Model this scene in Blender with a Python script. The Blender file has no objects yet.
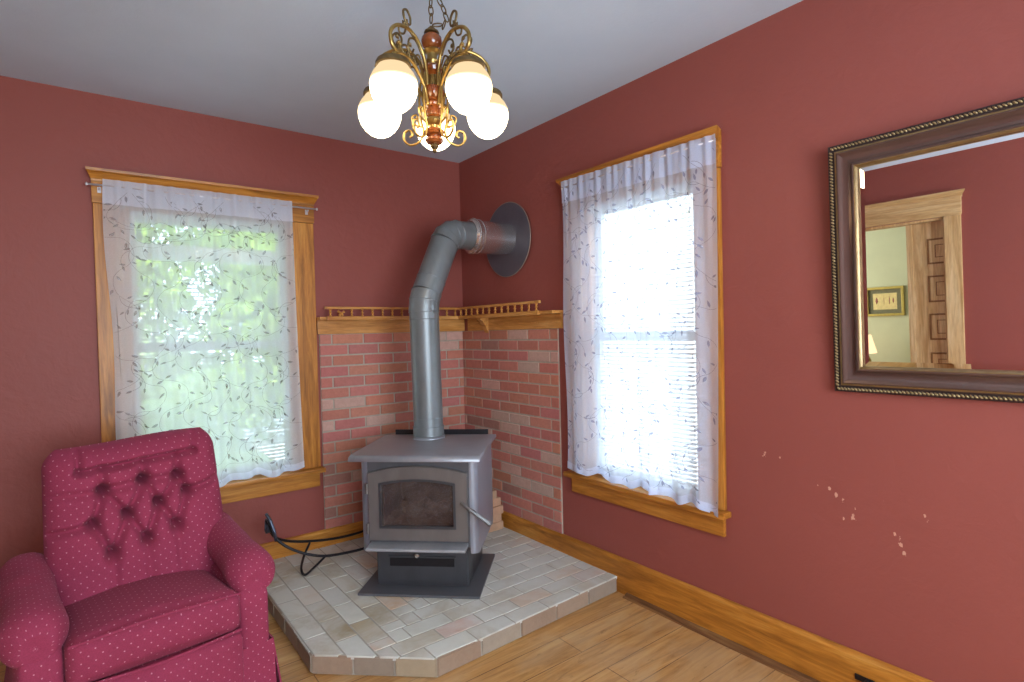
import bpy, bmesh, math, random
from mathutils import Vector, Matrix, Euler, noise
S = bpy.context.scene
COL = S.collection
PI = math.pi
random.seed(7)

# ------------------------------------------------------------------ camera
YAW, PITCH, ROLL, FPX = 0.65374385, -0.01780778, -0.02442389, 561.7814
CAM = Vector((-2.20706, -3.45963, 1.37529))
fw = Vector((math.sin(YAW)*math.cos(PITCH), math.cos(YAW)*math.cos(PITCH), math.sin(PITCH)))
rt0 = Vector((math.cos(YAW), -math.sin(YAW), 0)); up0 = rt0.cross(fw)
rt = rt0*math.cos(ROLL) + up0*math.sin(ROLL); up = -rt0*math.sin(ROLL) + up0*math.cos(ROLL)
cd = bpy.data.cameras.new('camera'); cam = bpy.data.objects.new('camera', cd); COL.objects.link(cam)
cd.sensor_width = 36.0; cd.lens = FPX*36.0/1024.0; cd.clip_start = 0.05; cd.clip_end = 200
M4 = Matrix((rt, up, -fw)).transposed().to_4x4(); M4.translation = CAM
cam.matrix_world = M4
S.camera = cam

# ------------------------------------------------------------------ exposure, world, sun, area light
S.view_settings.view_transform = 'Standard'
S.view_settings.look = 'None'
S.view_settings.gamma = 1.0
S.view_settings.use_curve_mapping = False
S.view_settings.exposure = 0.12
W = bpy.data.worlds.new('sky'); S.world = W; W.use_nodes = True
bg = W.node_tree.nodes['Background']
bg.inputs[0].default_value = (0.62, 0.78, 1.0, 1); bg.inputs[1].default_value = 6.5
sd = bpy.data.lights.new('sun', 'SUN'); sd.energy = 7.0; sd.color = (1.0, 0.93, 0.8); sd.angle = math.radians(2)
so = bpy.data.objects.new('sun', sd); COL.objects.link(so)
so.rotation_euler = Vector((0.75, 0.55, -0.75)).to_track_quat('-Z', 'Y').to_euler()

def area(name, loc, direction, sx, sy, energy, color):
    l = bpy.data.lights.new(name, 'AREA'); l.shape = 'RECTANGLE'; l.size = sx; l.size_y = sy
    l.energy = energy; l.color = color
    o = bpy.data.objects.new(name, l); COL.objects.link(o)
    o.location = loc; o.rotation_euler = Vector(direction).to_track_quat('-Z', 'Y').to_euler()
    return o
# added fill lights: outside an invented south window, and in the next room
area('added_fill_south', (-1.75, -4.88, 1.42), (0.05, 1, -0.08), 2.0, 1.6, 138, (0.82, 0.90, 1.0))
area('added_fill_next_room', (-4.4, 0.9, 1.5), (0, -1, 0), 1.6, 1.5, 60, (1.0, 0.97, 0.85))  # added fill; no window is built in that wall
# daylight arriving at the two windows in view (outside the glass)

# ------------------------------------------------------------------ helpers
def new_obj(name, me, mat=None, parent=None):
    o = bpy.data.objects.new(name, me); COL.objects.link(o)
    if mat is not None:
        for m in (mat if isinstance(mat, (list, tuple)) else [mat]): me.materials.append(m)
    if parent is not None: o.parent = parent
    return o

def obj(name, bm, mat, parent=None, smooth=False, world=False, angle=35):
    """link a bmesh as one mesh object; world=True: bmesh is in world space, parent is top level (or chain of identities)"""
    if world and parent is not None:
        p = parent
        while p.parent: p = p.parent
        bm.transform(p.matrix_basis.inverted())
    me = bpy.data.meshes.new(name)
    bmesh.ops.recalc_face_normals(bm, faces=bm.faces)
    bm.to_mesh(me); bm.free()
    if smooth:
        for p in me.polygons: p.use_smooth = True
        if angle and hasattr(me, 'set_sharp_from_angle'): me.set_sharp_from_angle(angle=math.radians(angle))
    return new_obj(name, me, mat, parent)

def thing(name, label, cat, loc=(0, 0, 0), rotz=0, group=None):
    o = bpy.data.objects.new(name, None); COL.objects.link(o)
    o.location = loc; o.rotation_euler = (0, 0, rotz); o.empty_display_size = .1
    o['label'] = label; o['category'] = cat
    if group: o['group'] = group
    return o

def tag(o, label, cat, group=None, kind=None):
    o['label'] = label; o['category'] = cat
    if group: o['group'] = group
    if kind: o['kind'] = kind
    return o

def struct_root(name, loc=(0, 0, 0)):
    o = bpy.data.objects.new(name, None); COL.objects.link(o); o.location = loc; o['kind'] = 'structure'
    return o

def box(bm, a, b, bevel=0, mi=0, seg=2):
    a, b = [min(p, q) for p, q in zip(a, b)], [max(p, q) for p, q in zip(a, b)]
    t = bmesh.new()
    r = bmesh.ops.create_cube(t, size=1.0)
    for v in t.verts:
        v.co = Vector([a[i] + (v.co[i]+.5)*(b[i]-a[i]) for i in range(3)])
    if bevel > 0: bmesh.ops.bevel(t, geom=t.edges[:], offset=bevel, segments=seg, affect='EDGES', profile=.7)
    for f in t.faces: f.material_index = mi
    join(bm, t)

def join(bm, t, mat=None):
    if mat is not None: t.transform(mat)
    me = bpy.data.meshes.new('tmp'); t.to_mesh(me); t.free(); bm.from_mesh(me); bpy.data.meshes.remove(me)

def tube(bm, pts, r, n=10, closed=False, caps=True, mi=0):
    pts = [Vector(p) for p in pts]; m = len(pts)
    rs = r if isinstance(r, (list, tuple)) else [r]*m
    tans = []
    for i in range(m):
        if closed: t = pts[(i+1) % m]-pts[i-1]
        elif i == 0: t = pts[1]-pts[0]
        elif i == m-1: t = pts[-1]-pts[-2]
        else: t = (pts[i+1]-pts[i]).normalized()+(pts[i]-pts[i-1]).normalized()
        tans.append(t.normalized())
    t0 = tans[0]; nrm = t0.orthogonal().normalized()
    rings = []
    for i in range(m):
        if i > 0:
            nrm = (nrm - tans[i]*nrm.dot(tans[i])).normalized()
        bn = tans[i].cross(nrm)
        rings.append([bm.verts.new(pts[i] + (nrm*math.cos(2*PI*k/n) + bn*math.sin(2*PI*k/n))*rs[i]) for k in range(n)])
    for i in range(m if closed else m-1):
        A, B = rings[i], rings[(i+1) % m]
        for k in range(n):
            f = bm.faces.new((A[k], A[(k+1) % n], B[(k+1) % n], B[k])); f.material_index = mi; f.smooth = True
    if caps and not closed:
        for ring in (rings[0], rings[-1]):
            f = bm.faces.new(ring); f.material_index = mi

def lathe(bm, prof, n=20, mat=None, mi=0):
    """prof: list of (radius, z)"""
    t = bmesh.new(); rings = []
    for r, z in prof:
        if r < 1e-5: rings.append([t.verts.new((0, 0, z))])
        else: rings.append([t.verts.new((r*math.cos(2*PI*k/n), r*math.sin(2*PI*k/n), z)) for k in range(n)])
    for A, B in zip(rings, rings[1:]):
        for k in range(n):
            if len(A) == 1 and len(B) == 1: continue
            if len(A) == 1: f = t.faces.new((A[0], B[(k+1) % n], B[k]))
            elif len(B) == 1: f = t.faces.new((A[k], A[(k+1) % n], B[0]))
            else: f = t.faces.new((A[k], A[(k+1) % n], B[(k+1) % n], B[k]))
            f.material_index = mi; f.smooth = True
    for ring in (rings[0], rings[-1]):
        if len(ring) > 1: t.faces.new(ring).material_index = mi
    join(bm, t, mat)

def catmull(pts, per=6, closed=False):
    pts = [Vector(p) for p in pts]; out = []
    m = len(pts)
    for i in range(m if closed else m-1):
        if closed: p0, p1, p2, p3 = pts[i-1], pts[i], pts[(i+1) % m], pts[(i+2) % m]
        else: p0, p1, p2, p3 = pts[max(i-1, 0)], pts[i], pts[i+1], pts[min(i+2, m-1)]
        for k in range(per):
            t = k/per
            out.append(.5*((2*p1) + (-p0+p2)*t + (2*p0-5*p1+4*p2-p3)*t*t + (-p0+3*p1-3*p2+p3)*t**3))
    if not closed: out.append(pts[-1])
    return out

def prism(bm, poly, z0, z1, mi=0):
    A = [bm.verts.new((x, y, z0)) for x, y in poly]; B = [bm.verts.new((x, y, z1)) for x, y in poly]
    n = len(poly)
    for f in (bm.faces.new(A[::-1]), bm.faces.new(B)): f.material_index = mi
    for k in range(n):
        bm.faces.new((A[k], A[(k+1) % n], B[(k+1) % n], B[k])).material_index = mi

def extrude_profile(bm, prof, a, b, frame, mi=0):
    """prof: list of 2D (p,q) -> frame(p,q,s) with s in a..b gives a point"""
    A = [bm.verts.new(frame(p, q, a)) for p, q in prof]; B = [bm.verts.new(frame(p, q, b)) for p, q in prof]
    n = len(prof)
    bm.faces.new(A).material_index = mi; bm.faces.new(B[::-1]).material_index = mi
    for k in range(n): bm.faces.new((A[k], A[(k+1) % n], B[(k+1) % n], B[k])).material_index = mi

def paint(bm, faces, c):
    lay = bm.loops.layers.float_color.get('Col') or bm.loops.layers.float_color.new('Col')
    for f in faces:
        for l in f.loops: l[lay] = (*c, 1)

def copy_tree(o, parent=None):
    c = o.copy(); COL.objects.link(c)
    if parent is not None: c.parent = parent
    for ch in list(o.children): copy_tree(ch, c)
    return c

# ------------------------------------------------------------------ materials
def srgb(r, g, b):
    def f(c):
        c /= 255.0
        return c/12.92 if c <= .04045 else ((c+.055)/1.055)**2.4
    return (f(r), f(g), f(b), 1)

class NT:
    def __init__(s, name):
        s.m = bpy.data.materials.new(name); s.m.use_nodes = True; s.t = s.m.node_tree
        s.b = s.t.nodes['Principled BSDF']; s.out = s.t.nodes['Material Output']
    def n(s, typ, **kw):
        nd = s.t.nodes.new(typ)
        for k, v in kw.items():
            if k.startswith('i_'):
                key = k[2:]; nd.inputs[int(key) if key.isdigit() else key].default_value = v
            else: setattr(nd, k, v)
        return nd
    def l(s, a, b): s.t.links.new(a, b)
    def coords(s, scale=(1, 1, 1), kind='Object', rot=(0, 0, 0)):
        tc = s.n('ShaderNodeTexCoord'); mp = s.n('ShaderNodeMapping'); mp.inputs['Scale'].default_value = scale; mp.inputs['Rotation'].default_value = rot
        s.l(tc.outputs[kind], mp.inputs['Vector']); return mp.outputs[0]
    def noise(s, vec, scale, detail=4, rough=.55, dist=0):
        nd = s.n('ShaderNodeTexNoise'); nd.inputs['Scale'].default_value = scale; nd.inputs['Detail'].default_value = detail
        nd.inputs['Roughness'].default_value = rough; nd.inputs['Distortion'].default_value = dist
        s.l(vec, nd.inputs['Vector']); return nd.outputs['Fac']
    def ramp(s, fac, stops):
        r = s.n('ShaderNodeValToRGB'); e = r.color_ramp.elements
        while len(e) < len(stops): e.new(.5)
        for el, (p, c) in zip(e, stops): el.position = p; el.color = c
        s.l(fac, r.inputs[0]); return r.outputs[0]
    def mix(s, fac, a, b, mode='MIX'):
        m = s.n('ShaderNodeMix', data_type='RGBA', blend_type=mode)
        for src, i in ((fac, 0), (a, 6), (b, 7)):
            if isinstance(src, (float, int, tuple)): m.inputs[i].default_value = src
            else: s.l(src, m.inputs[i])
        return m.outputs[2]
    def math(s, op, a, b=None):
        m = s.n('ShaderNodeMath', operation=op)
        for src, i in ((a, 0), (b, 1)):
            if src is None: continue
            if isinstance(src, (float, int)): m.inputs[i].default_value = src
            else: s.l(src, m.inputs[i])
        return m.outputs[0]
    def bump(s, h, strength=.3, dist=.01):
        b = s.n('ShaderNodeBump'); b.inputs['Strength'].default_value = strength; b.inputs['Distance'].default_value = dist
        s.l(h, b.inputs['Height']); s.l(b.outputs[0], s.b.inputs['Normal'])
    def base(s, c):
        if isinstance(c, tuple): s.b.inputs['Base Color'].default_value = c
        else: s.l(c, s.b.inputs['Base Color'])
    def set(s, rough=.5, metal=0, spec=None):
        s.b.inputs['Roughness'].default_value = rough; s.b.inputs['Metallic'].default_value = metal
        if spec is not None: s.b.inputs['Specular IOR Level'].default_value = spec

def plain(name, c, rough=.5, metal=0, spec=None, nscale=30, var=.12, bump=0.0, bdist=.002):
    t = NT(name); v = t.coords(); f = t.noise(v, nscale, 4)
    d = tuple(x*(1-var) for x in c[:3])+(1,); e = tuple(min(1, x*(1+var)) for x in c[:3])+(1,)
    t.base(t.ramp(f, [(.3, d), (.7, e)])); t.set(rough, metal, spec)
    if bump: t.bump(t.noise(v, nscale*2.5, 5), bump, bdist)
    return t.m

def wood(name, dark, mid, light, axis='x', rough=.4, gscale=1.0, spec=.4):
    sc = {'x': (1.2, 14, 14), 'y': (14, 1.2, 14), 'z': (14, 14, 1.2)}[axis]
    t = NT(name); v = t.coords(tuple(q*gscale for q in sc))
    f1 = t.noise(v, 1.3, 6, .6, 1.2); f2 = t.noise(v, 7, 3, .6, .4)
    c = t.ramp(f1, [(.28, dark), (.5, mid), (.72, light)])
    c2 = t.ramp(f2, [(.35, (.62, .55, .5, 1)), (.6, (1, 1, 1, 1))])
    t.base(t.mix(.55, c, c2, 'MULTIPLY')); t.set(rough, 0, spec); t.bump(f2, .15, .001)
    return t.m

def wall_paint(name, base, scuffs=False):
    t = NT(name); v = t.coords()
    big = t.noise(v, 1.3, 3, .5); fine = t.noise(v, 26, 5, .6)
    c = t.mix(big, tuple(x*.9 for x in base[:3])+(1,), tuple(x*1.08 for x in base[:3])+(1,))
    if scuffs:
        # chipped spots showing pale plaster, at fixed places on the wall (y, z)
        tc = t.n('ShaderNodeTexCoord'); acc = None
        fn = t.noise(v, 70, 2, .6)
        for (y, z, r) in SCUFFS:
            d = t.n('ShaderNodeVectorMath', operation='DISTANCE'); mp = t.n('ShaderNodeMapping')
            mp.inputs['Location'].default_value = (0, -y, -z*.6); mp.inputs['Scale'].default_value = (0, 1, .6)
            t.l(tc.outputs['Object'], mp.inputs['Vector']); t.l(mp.outputs[0], d.inputs[0]); d.inputs[1].default_value = (0, 0, 0)
            k = t.math('LESS_THAN', t.math('ADD', d.outputs['Value'], t.math('MULTIPLY', fn, r*2.4)), r*1.55)
            acc = k if acc is None else t.math('MAXIMUM', acc, k)
        c = t.mix(acc, c, srgb(206, 150, 128))
    t.base(c); t.set(.5, 0, .25)
    h = t.math('ADD', t.math('MULTIPLY', t.noise(v, 9, 4, .6, .8), 1.0), t.math('MULTIPLY', fine, .5))
    t.bump(h, .5, .007)
    return t.m

SCUFFS = [(-2.262, .846, .012), (-2.325, .84, .011), (-2.514, .757, .012), (-2.535, .738, .010), (-2.558, .722, .012), (-2.592, .662, .014), (-2.56, .655, .008),
          (-2.725, .645, .010), (-2.74, .615, .016), (-2.752, .585, .012), (-2.812, .728, .009), (-2.82, .715, .008), (-2.69, .75, .006), (-2.47, .76, .006), (-2.60, .70, .006)]
RED = srgb(147, 78, 69)
MAT = {}
MAT['wall'] = wall_paint('burgundy_wall_paint', RED)
MAT['wall_scuffed'] = wall_paint('burgundy_wall_paint_chipped', RED, True)
MAT['green_wall'] = plain('sage_green_paint', srgb(190, 194, 164), .7, var=.04, nscale=4, bump=.1)
def ceil_mat():
    t = NT('ceiling_plaster'); v = t.coords(); f = t.noise(v, 3, 4, .6)
    t.base(t.mix(f, srgb(192, 206, 220), srgb(206, 219, 233))); t.set(.75, 0, .2)
    t.bump(t.noise(v, 60, 6, .7), .35, .004); return t.m
MAT['ceiling'] = ceil_mat()
OD, OM, OL = srgb(136, 82, 26), srgb(190, 122, 44), srgb(212, 150, 68)
for ax in 'xyz': MAT['oak_'+ax] = wood('golden_oak_trim_'+ax, OD, OM, OL, ax)
for ax in 'xy': MAT['pine_'+ax] = wood('honey_pine_shelf_'+ax, srgb(170, 108, 44), srgb(204, 142, 72), srgb(222, 170, 104), ax)
MAT['spindle'] = wood('honey_pine_turned', srgb(176, 112, 48), srgb(206, 142, 70), srgb(224, 170, 100), 'z')
MAT['pale_door'] = wood('blond_oak_door', srgb(186, 142, 88), srgb(214, 176, 122), srgb(230, 200, 152), 'z')
MAT['pale_door_y'] = wood('blond_oak_casing', srgb(186, 142, 88), srgb(214, 176, 122), srgb(230, 200, 152), 'y')
MAT['panel_edge'] = wood('door_panel_moulding', srgb(116, 76, 40), srgb(140, 96, 52), srgb(156, 112, 66), 'z')
MAT['white_paint'] = plain('white_window_paint', srgb(226, 228, 226), .45, var=.03)
def blind_mat():
    t = NT('white_blind_slat'); v = t.coords(); t.base(t.mix(t.noise(v, 20, 2), srgb(232, 234, 230), srgb(240, 241, 238))); t.set(.5)
    tl = t.n('ShaderNodeBsdfTranslucent'); tl.inputs[0].default_value = (.9, .92, .9, 1); mx = t.n('ShaderNodeMixShader'); mx.inputs[0].default_value = .35
    t.l(t.b.outputs[0], mx.inputs[1]); t.l(tl.outputs[0], mx.inputs[2]); t.l(mx.outputs[0], t.out.inputs[0]); return t.m
MAT['blind'] = blind_mat()

def floor_mat():
    t = NT('worn_oak_floorboards'); v = t.coords((1, 1, 1))
    br = t.n('ShaderNodeTexBrick'); br.offset = .37; br.inputs['Scale'].default_value = 1.0
    br.inputs['Brick Width'].default_value = 1.5; br.inputs['Row Height'].default_value = .145; br.inputs['Mortar Size'].default_value = .0022
    br.inputs['Color1'].default_value = (.25, .25, .25, 1); br.inputs['Color2'].default_value = (.85, .85, .85, 1); br.inputs['Mortar'].default_value = (0, 0, 0, 1)
    br.inputs['Bias'].default_value = 0; t.l(v, br.inputs['Vector'])
    g = t.coords((1.3, 15, 1)); f1 = t.noise(g, 1.6, 7, .65, 1.6)
    c = t.ramp(f1, [(.25, srgb(140, 96, 52)), (.5, srgb(188, 140, 82)), (.75, srgb(212, 170, 112))])
    tone = t.ramp(br.outputs['Color'], [(0, (.3, .22, .16, 1)), (.2, (.86, .82, .8, 1)), (1, (1.08, 1.05, 1, 1))])
    c = t.mix(1.0, c, tone, 'MULTIPLY')
    worn = t.noise(t.coords((1.2, 2.2, 1)), 2.3, 4, .6, .6)
    wm = t.ramp(worn, [(.42, (0, 0, 0, 1)), (.62, (1, 1, 1, 1))])
    c = t.mix(t.math('MULTIPLY', wm, .45), c, srgb(196, 166, 128))
    st = t.noise(t.coords((3, 9, 1)), 3.1, 4, .7, 1)
    sm = t.ramp(st, [(.62, (0, 0, 0, 1)), (.74, (1, 1, 1, 1))])
    c = t.mix(t.math('MULTIPLY', sm, .5), c, srgb(88, 54, 30))
    t.base(c); t.set(.38, 0, .4)
    h = t.math('ADD', t.math('MULTIPLY', f1, .3), t.math('MULTIPLY', br.outputs['Fac'], -1.0)); t.bump(h, .4, .002)
    return t.m
MAT['floor'] = floor_mat()
MAT['shoe'] = wood('dark_floor_moulding', srgb(78, 48, 28), srgb(118, 78, 46), srgb(150, 108, 66), 'y')

def brick_mat(name, dust=.0, dustc=(1, 1, 1, 1), bump=.4, s=40):
    t = NT(name); at = t.n('ShaderNodeVertexColor', layer_name='Col'); v = t.coords()
    f = t.noise(v, s, 5, .65)
    c = t.mix(.6, at.outputs[0], t.ramp(f, [(.25, (.78, .75, .73, 1)), (.7, (1.1, 1.08, 1.06, 1))]), 'MULTIPLY')
    if dust:
        d = t.noise(v, 3.2, 5, .65, .5); dm = t.ramp(d, [(.28, (0, 0, 0, 1)), (.56, (1, 1, 1, 1))])
        c = t.mix(t.math('MULTIPLY', dm, dust), c, dustc)
    t.base(c); t.set(.8, 0, .2); t.bump(f, bump, .004); return t.m
MAT['brick'] = brick_mat('red_wall_brick')
MAT['mortar'] = plain('grey_mortar', srgb(172, 158, 142), .9, var=.1, bump=.4)
MAT['hearth_brick'] = brick_mat('dusty_hearth_brick', .8, srgb(208, 206, 199), .5, 16)
MAT['hearth_side'] = brick_mat('hearth_side_brick', .3, srgb(170, 152, 130), .6, 30)
MAT['hearth_mortar'] = plain('hearth_joint', srgb(162, 155, 142), .9, var=.12, bump=.4, nscale=14)

def stove_metal(name, c, rough=.42, metal=.35, streak=True):
    t = NT(name); v = t.coords((3, 3, 1.2)); f = t.noise(v, 3.5, 6, .65, .6)
    g = t.coords(); f2 = t.noise(g, 45, 4)
    cc = t.mix(f, tuple(x*.7 for x in c[:3])+(1,), tuple(x*1.35 for x in c[:3])+(1,))
    t.base(cc); t.set(rough, metal, .5)
    t.l(t.math('ADD', t.math('MULTIPLY', f, .3), rough-.15), t.b.inputs['Roughness']); t.bump(f2, .08, .001)
    return t.m
MAT['stove_top'] = stove_metal('worn_grey_stove_plate', srgb(142, 142, 148), .38, .4)
MAT['stove_body'] = stove_metal('charcoal_stove_steel', srgb(96, 96, 100), .42, .3)
MAT['stove_side'] = stove_metal('grey_side_shield', srgb(150, 154, 166), .36, .5)
MAT['stove_door'] = stove_metal('cast_stove_door', srgb(112, 106, 103), .42, .3)
MAT['stove_dark'] = stove_metal('black_stove_steel', srgb(70, 70, 74), .38, .3)
MAT['lip'] = stove_metal('ash_lip_steel', srgb(176, 176, 180), .35, .5)
MAT['pipe'] = stove_metal('grey_stovepipe', srgb(120, 124, 126), .4, .4)
MAT['chrome'] = plain('stainless_steel', srgb(206, 200, 198), .26, .9, var=.05, nscale=60)
MAT['steel'] = plain('brushed_handle_steel', srgb(138, 134, 134), .35, .8, var=.2, nscale=60)
MAT['disc'] = plain('dark_slate_wall_disc', srgb(92, 88, 96), .5, .2, var=.1, nscale=12)
MAT['disc_rim'] = plain('disc_rim', srgb(150, 132, 120), .5, .3)
MAT['black'] = plain('black_iron', srgb(40, 38, 42), .4, .5, var=.15)
MAT['iron_grey'] = plain('grey_wrought_iron', srgb(84, 88, 102), .35, .7, var=.2)
MAT['firebrick'] = plain('sooty_firebrick', srgb(96, 82, 72), .9, var=.4, nscale=9, bump=.4)
MAT['ash'] = plain('ash_and_char', srgb(196, 160, 136), .95, var=.5, nscale=25, bump=.6, bdist=.01)
def soot_glass():
    t = NT('sooty_stove_glass'); v = t.coords((1, 1, 1.5)); f = t.noise(v, 7, 5, .6, .4)
    t.base(t.ramp(f, [(.3, srgb(56, 48, 54)), (.65, srgb(108, 96, 94))])); t.set(.14, 0, .6)
    tr = t.n('ShaderNodeBsdfTransparent'); tr.inputs[0].default_value = (.8, .7, .6, 1); mx = t.n('ShaderNodeMixShader')
    t.l(t.math('ADD', t.math('MULTIPLY', f, -.6), .8), mx.inputs[0]); t.l(t.b.outputs[0], mx.inputs[1]); t.l(tr.outputs[0], mx.inputs[2])
    t.l(mx.outputs[0], t.out.inputs[0]); return t.m
MAT['soot_glass'] = soot_glass()

def fabric(name, c, dot, scale=1/.036, dots=True, bumpv=.35):
    t = NT(name); tc = t.n('ShaderNodeTexCoord'); v = t.coords()
    f = t.noise(v, 5, 3); w = t.noise(v, 260, 2)
    col = t.mix(f, tuple(x*.86 for x in c[:3])+(1,), tuple(x*1.12 for x in c[:3])+(1,))
    col = t.mix(.5, col, t.ramp(w, [(.3, (.75, .75, .75, 1)), (.7, (1.15, 1.15, 1.15, 1))]), 'MULTIPLY')
    if dots:
        acc = None
        for off in ((0, 0, 0), (.5, .5, 0)):
            mp = t.n('ShaderNodeMapping'); mp.inputs['Scale'].default_value = (scale, scale, 0); mp.inputs['Location'].default_value = off
            t.l(tc.outputs['UV'], mp.inputs['Vector'])
            fr = t.n('ShaderNodeVectorMath', operation='FRACTION'); t.l(mp.outputs[0], fr.inputs[0])
            ds = t.n('ShaderNodeVectorMath', operation='DISTANCE'); t.l(fr.outputs[0], ds.inputs[0]); ds.inputs[1].default_value = (.5, .5, 0)
            k = t.math('LESS_THAN', ds.outputs['Value'], .062); acc = k if acc is None else t.math('MAXIMUM', acc, k)
        col = t.mix(t.math('MULTIPLY', acc, .6), col, dot)
    t.base(col); t.set(.85, 0, .15); t.b.inputs['Sheen Weight'].default_value = .06; t.b.inputs['Sheen Tint'].default_value = (1, .6, .75, 1)
    t.bump(w, bumpv, .0015); return t.m
MAT['fabric'] = fabric('burgundy_dotted_upholstery', srgb(146, 54, 78), srgb(214, 150, 162))
MAT['fabric_plain'] = fabric('burgundy_button', srgb(134, 48, 68), srgb(226, 160, 172), dots=False)

def sheer(name, tint, trans):
    t = NT(name); v = t.coords(); f = t.noise(v, 220, 2)
    d = t.n('ShaderNodeBsdfDiffuse'); d.inputs[0].default_value = tint
    tl = t.n('ShaderNodeBsdfTranslucent'); tl.inputs[0].default_value = tint
    a = t.n('ShaderNodeMixShader'); a.inputs[0].default_value = .45; t.l(d.outputs[0], a.inputs[1]); t.l(tl.outputs[0], a.inputs[2])
    tr = t.n('ShaderNodeBsdfTransparent'); mx = t.n('ShaderNodeMixShader')
    t.l(t.math('ADD', t.math('MULTIPLY', f, .16), trans-.08), mx.inputs[0]); t.l(a.outputs[0], mx.inputs[1]); t.l(tr.outputs[0], mx.inputs[2])
    t.l(mx.outputs[0], t.out.inputs[0]); return t.m
MAT['sheer'] = sheer('white_sheer_voile', (.84, .89, .97, 1), .47)
MAT['sheer_cool_lit'] = sheer('voile_painted_cool_light', (.74, .82, 1.0, 1), .42)  # cool window light painted into the tint of the right window's white voile
MAT['hem_cool_lit'] = sheer('doubled_voile_painted_cool_light', (.74, .81, 1.0, 1), .26)  # doubled fabric with the same painted cool light
MAT['hem'] = sheer('white_sheer_doubled', (.82, .86, .97, 1), .26)
def embroid():
    t = NT('grey_embroidery_thread'); v = t.coords(); t.base(t.mix(t.noise(v, 60, 2), srgb(120, 116, 122), srgb(152, 146, 150))); t.set(.7); 
    tr = t.n('ShaderNodeBsdfTransparent'); mx = t.n('ShaderNodeMixShader'); mx.inputs[0].default_value = .5
    t.l(t.b.outputs[0], mx.inputs[1]); t.l(tr.outputs[0], mx.inputs[2]); t.l(mx.outputs[0], t.out.inputs[0]); return t.m
MAT['embroidery'] = embroid()
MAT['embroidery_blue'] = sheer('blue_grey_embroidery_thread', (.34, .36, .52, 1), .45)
def glass():
    t = NT('window_glass'); tr = t.n('ShaderNodeBsdfTransparent'); tr.inputs[0].default_value = (.95, .97, .96, 1)
    g = t.n('ShaderNodeBsdfGlossy'); g.inputs['Roughness'].default_value = .03
    v = t.coords(); f = t.noise(v, 2, 1); mx = t.n('ShaderNodeMixShader')
    t.l(t.math('ADD', t.math('MULTIPLY', f, .02), .04), mx.inputs[0]); t.l(tr.outputs[0], mx.inputs[1]); t.l(g.outputs[0], mx.inputs[2]); t.l(mx.outputs[0], t.out.inputs[0]); return t.m
MAT['glass'] = glass()
def mirror_mat():
    t = NT('mirror_silver'); v = t.coords(); f = t.noise(v, 1.5, 1)
    t.base(t.mix(f, (.93, .92, .95, 1), (.96, .95, .97, 1))); t.set(.01, 1.0); return t.m
MAT['mirror'] = mirror_mat()
MAT['brass'] = plain('antique_brass', srgb(168, 138, 80), .3, .9, var=.25, nscale=40)
MAT['brass_dark'] = plain('dark_antique_brass', srgb(112, 92, 60), .4, .8, var=.3, nscale=40)
MAT['amber_wood'] = plain('varnished_amber_wood', srgb(122, 62, 24), .15, 0, .7, nscale=14, var=.3)
MAT['frame_bronze'] = plain('bronze_brown_frame', srgb(98, 74, 66), .28, .45, var=.12, nscale=8)
MAT['frame_gold'] = plain('rubbed_gold_edge', srgb(150, 122, 82), .35, .7, var=.2)
MAT['bead_gold'] = plain('gold_rope_bead', srgb(168, 146, 104), .35, .7, var=.3, nscale=80)
MAT['frame_dark'] = plain('frame_dark_edge', srgb(52, 40, 38), .4, .2)
def globe_mat():
    # frosted shade: clear-bulb light concentrates in the lower, milky part; the etched cream collar gives off less
    t = NT('frosted_glass_globe'); tc = t.n('ShaderNodeTexCoord'); sp = t.n('ShaderNodeSeparateXYZ'); t.l(tc.outputs['Object'], sp.inputs[0])
    k = t.n('ShaderNodeMapRange'); t.l(sp.outputs[2], k.inputs[0]); k.inputs[1].default_value = -.022; k.inputs[2].default_value = .022; k.inputs[3].default_value = 0; k.inputs[4].default_value = 1
    e = t.n('ShaderNodeEmission'); t.l(t.mix(k.outputs[0], (1, .80, .50, 1), (1, .74, .42, 1)), e.inputs[0])
    t.l(t.math('ADD', t.math('MULTIPLY', t.math('SUBTRACT', 1.0, k.outputs[0]), GLOBE_L-.95), .95), e.inputs[1])
    t.l(e.outputs[0], t.out.inputs[0]); return t.m
GLOBE_L = 12.0
MAT['globe'] = globe_mat()
MAT['rod'] = plain('white_curtain_rod', srgb(206, 200, 204), .3, .4)

# ------------------------------------------------------------------ room shell
XW, YS, H, T = -3.15, -4.7, 2.6, .14
W1 = dict(a=-2.03, b=-1.185, z0=.57, z1=2.06)      # opening in north wall (x range)
W2 = dict(a=-1.97, b=-1.235, z0=.57, z1=2.06)      # opening in east wall (y range)
DR = dict(a=-2.065, b=-1.15, z0=0, z1=1.95)         # doorway in west wall (y range)
SW = dict(a=-2.7, b=-.8, z0=.65, z1=2.2)          # added south window for fill light (x range)

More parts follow.
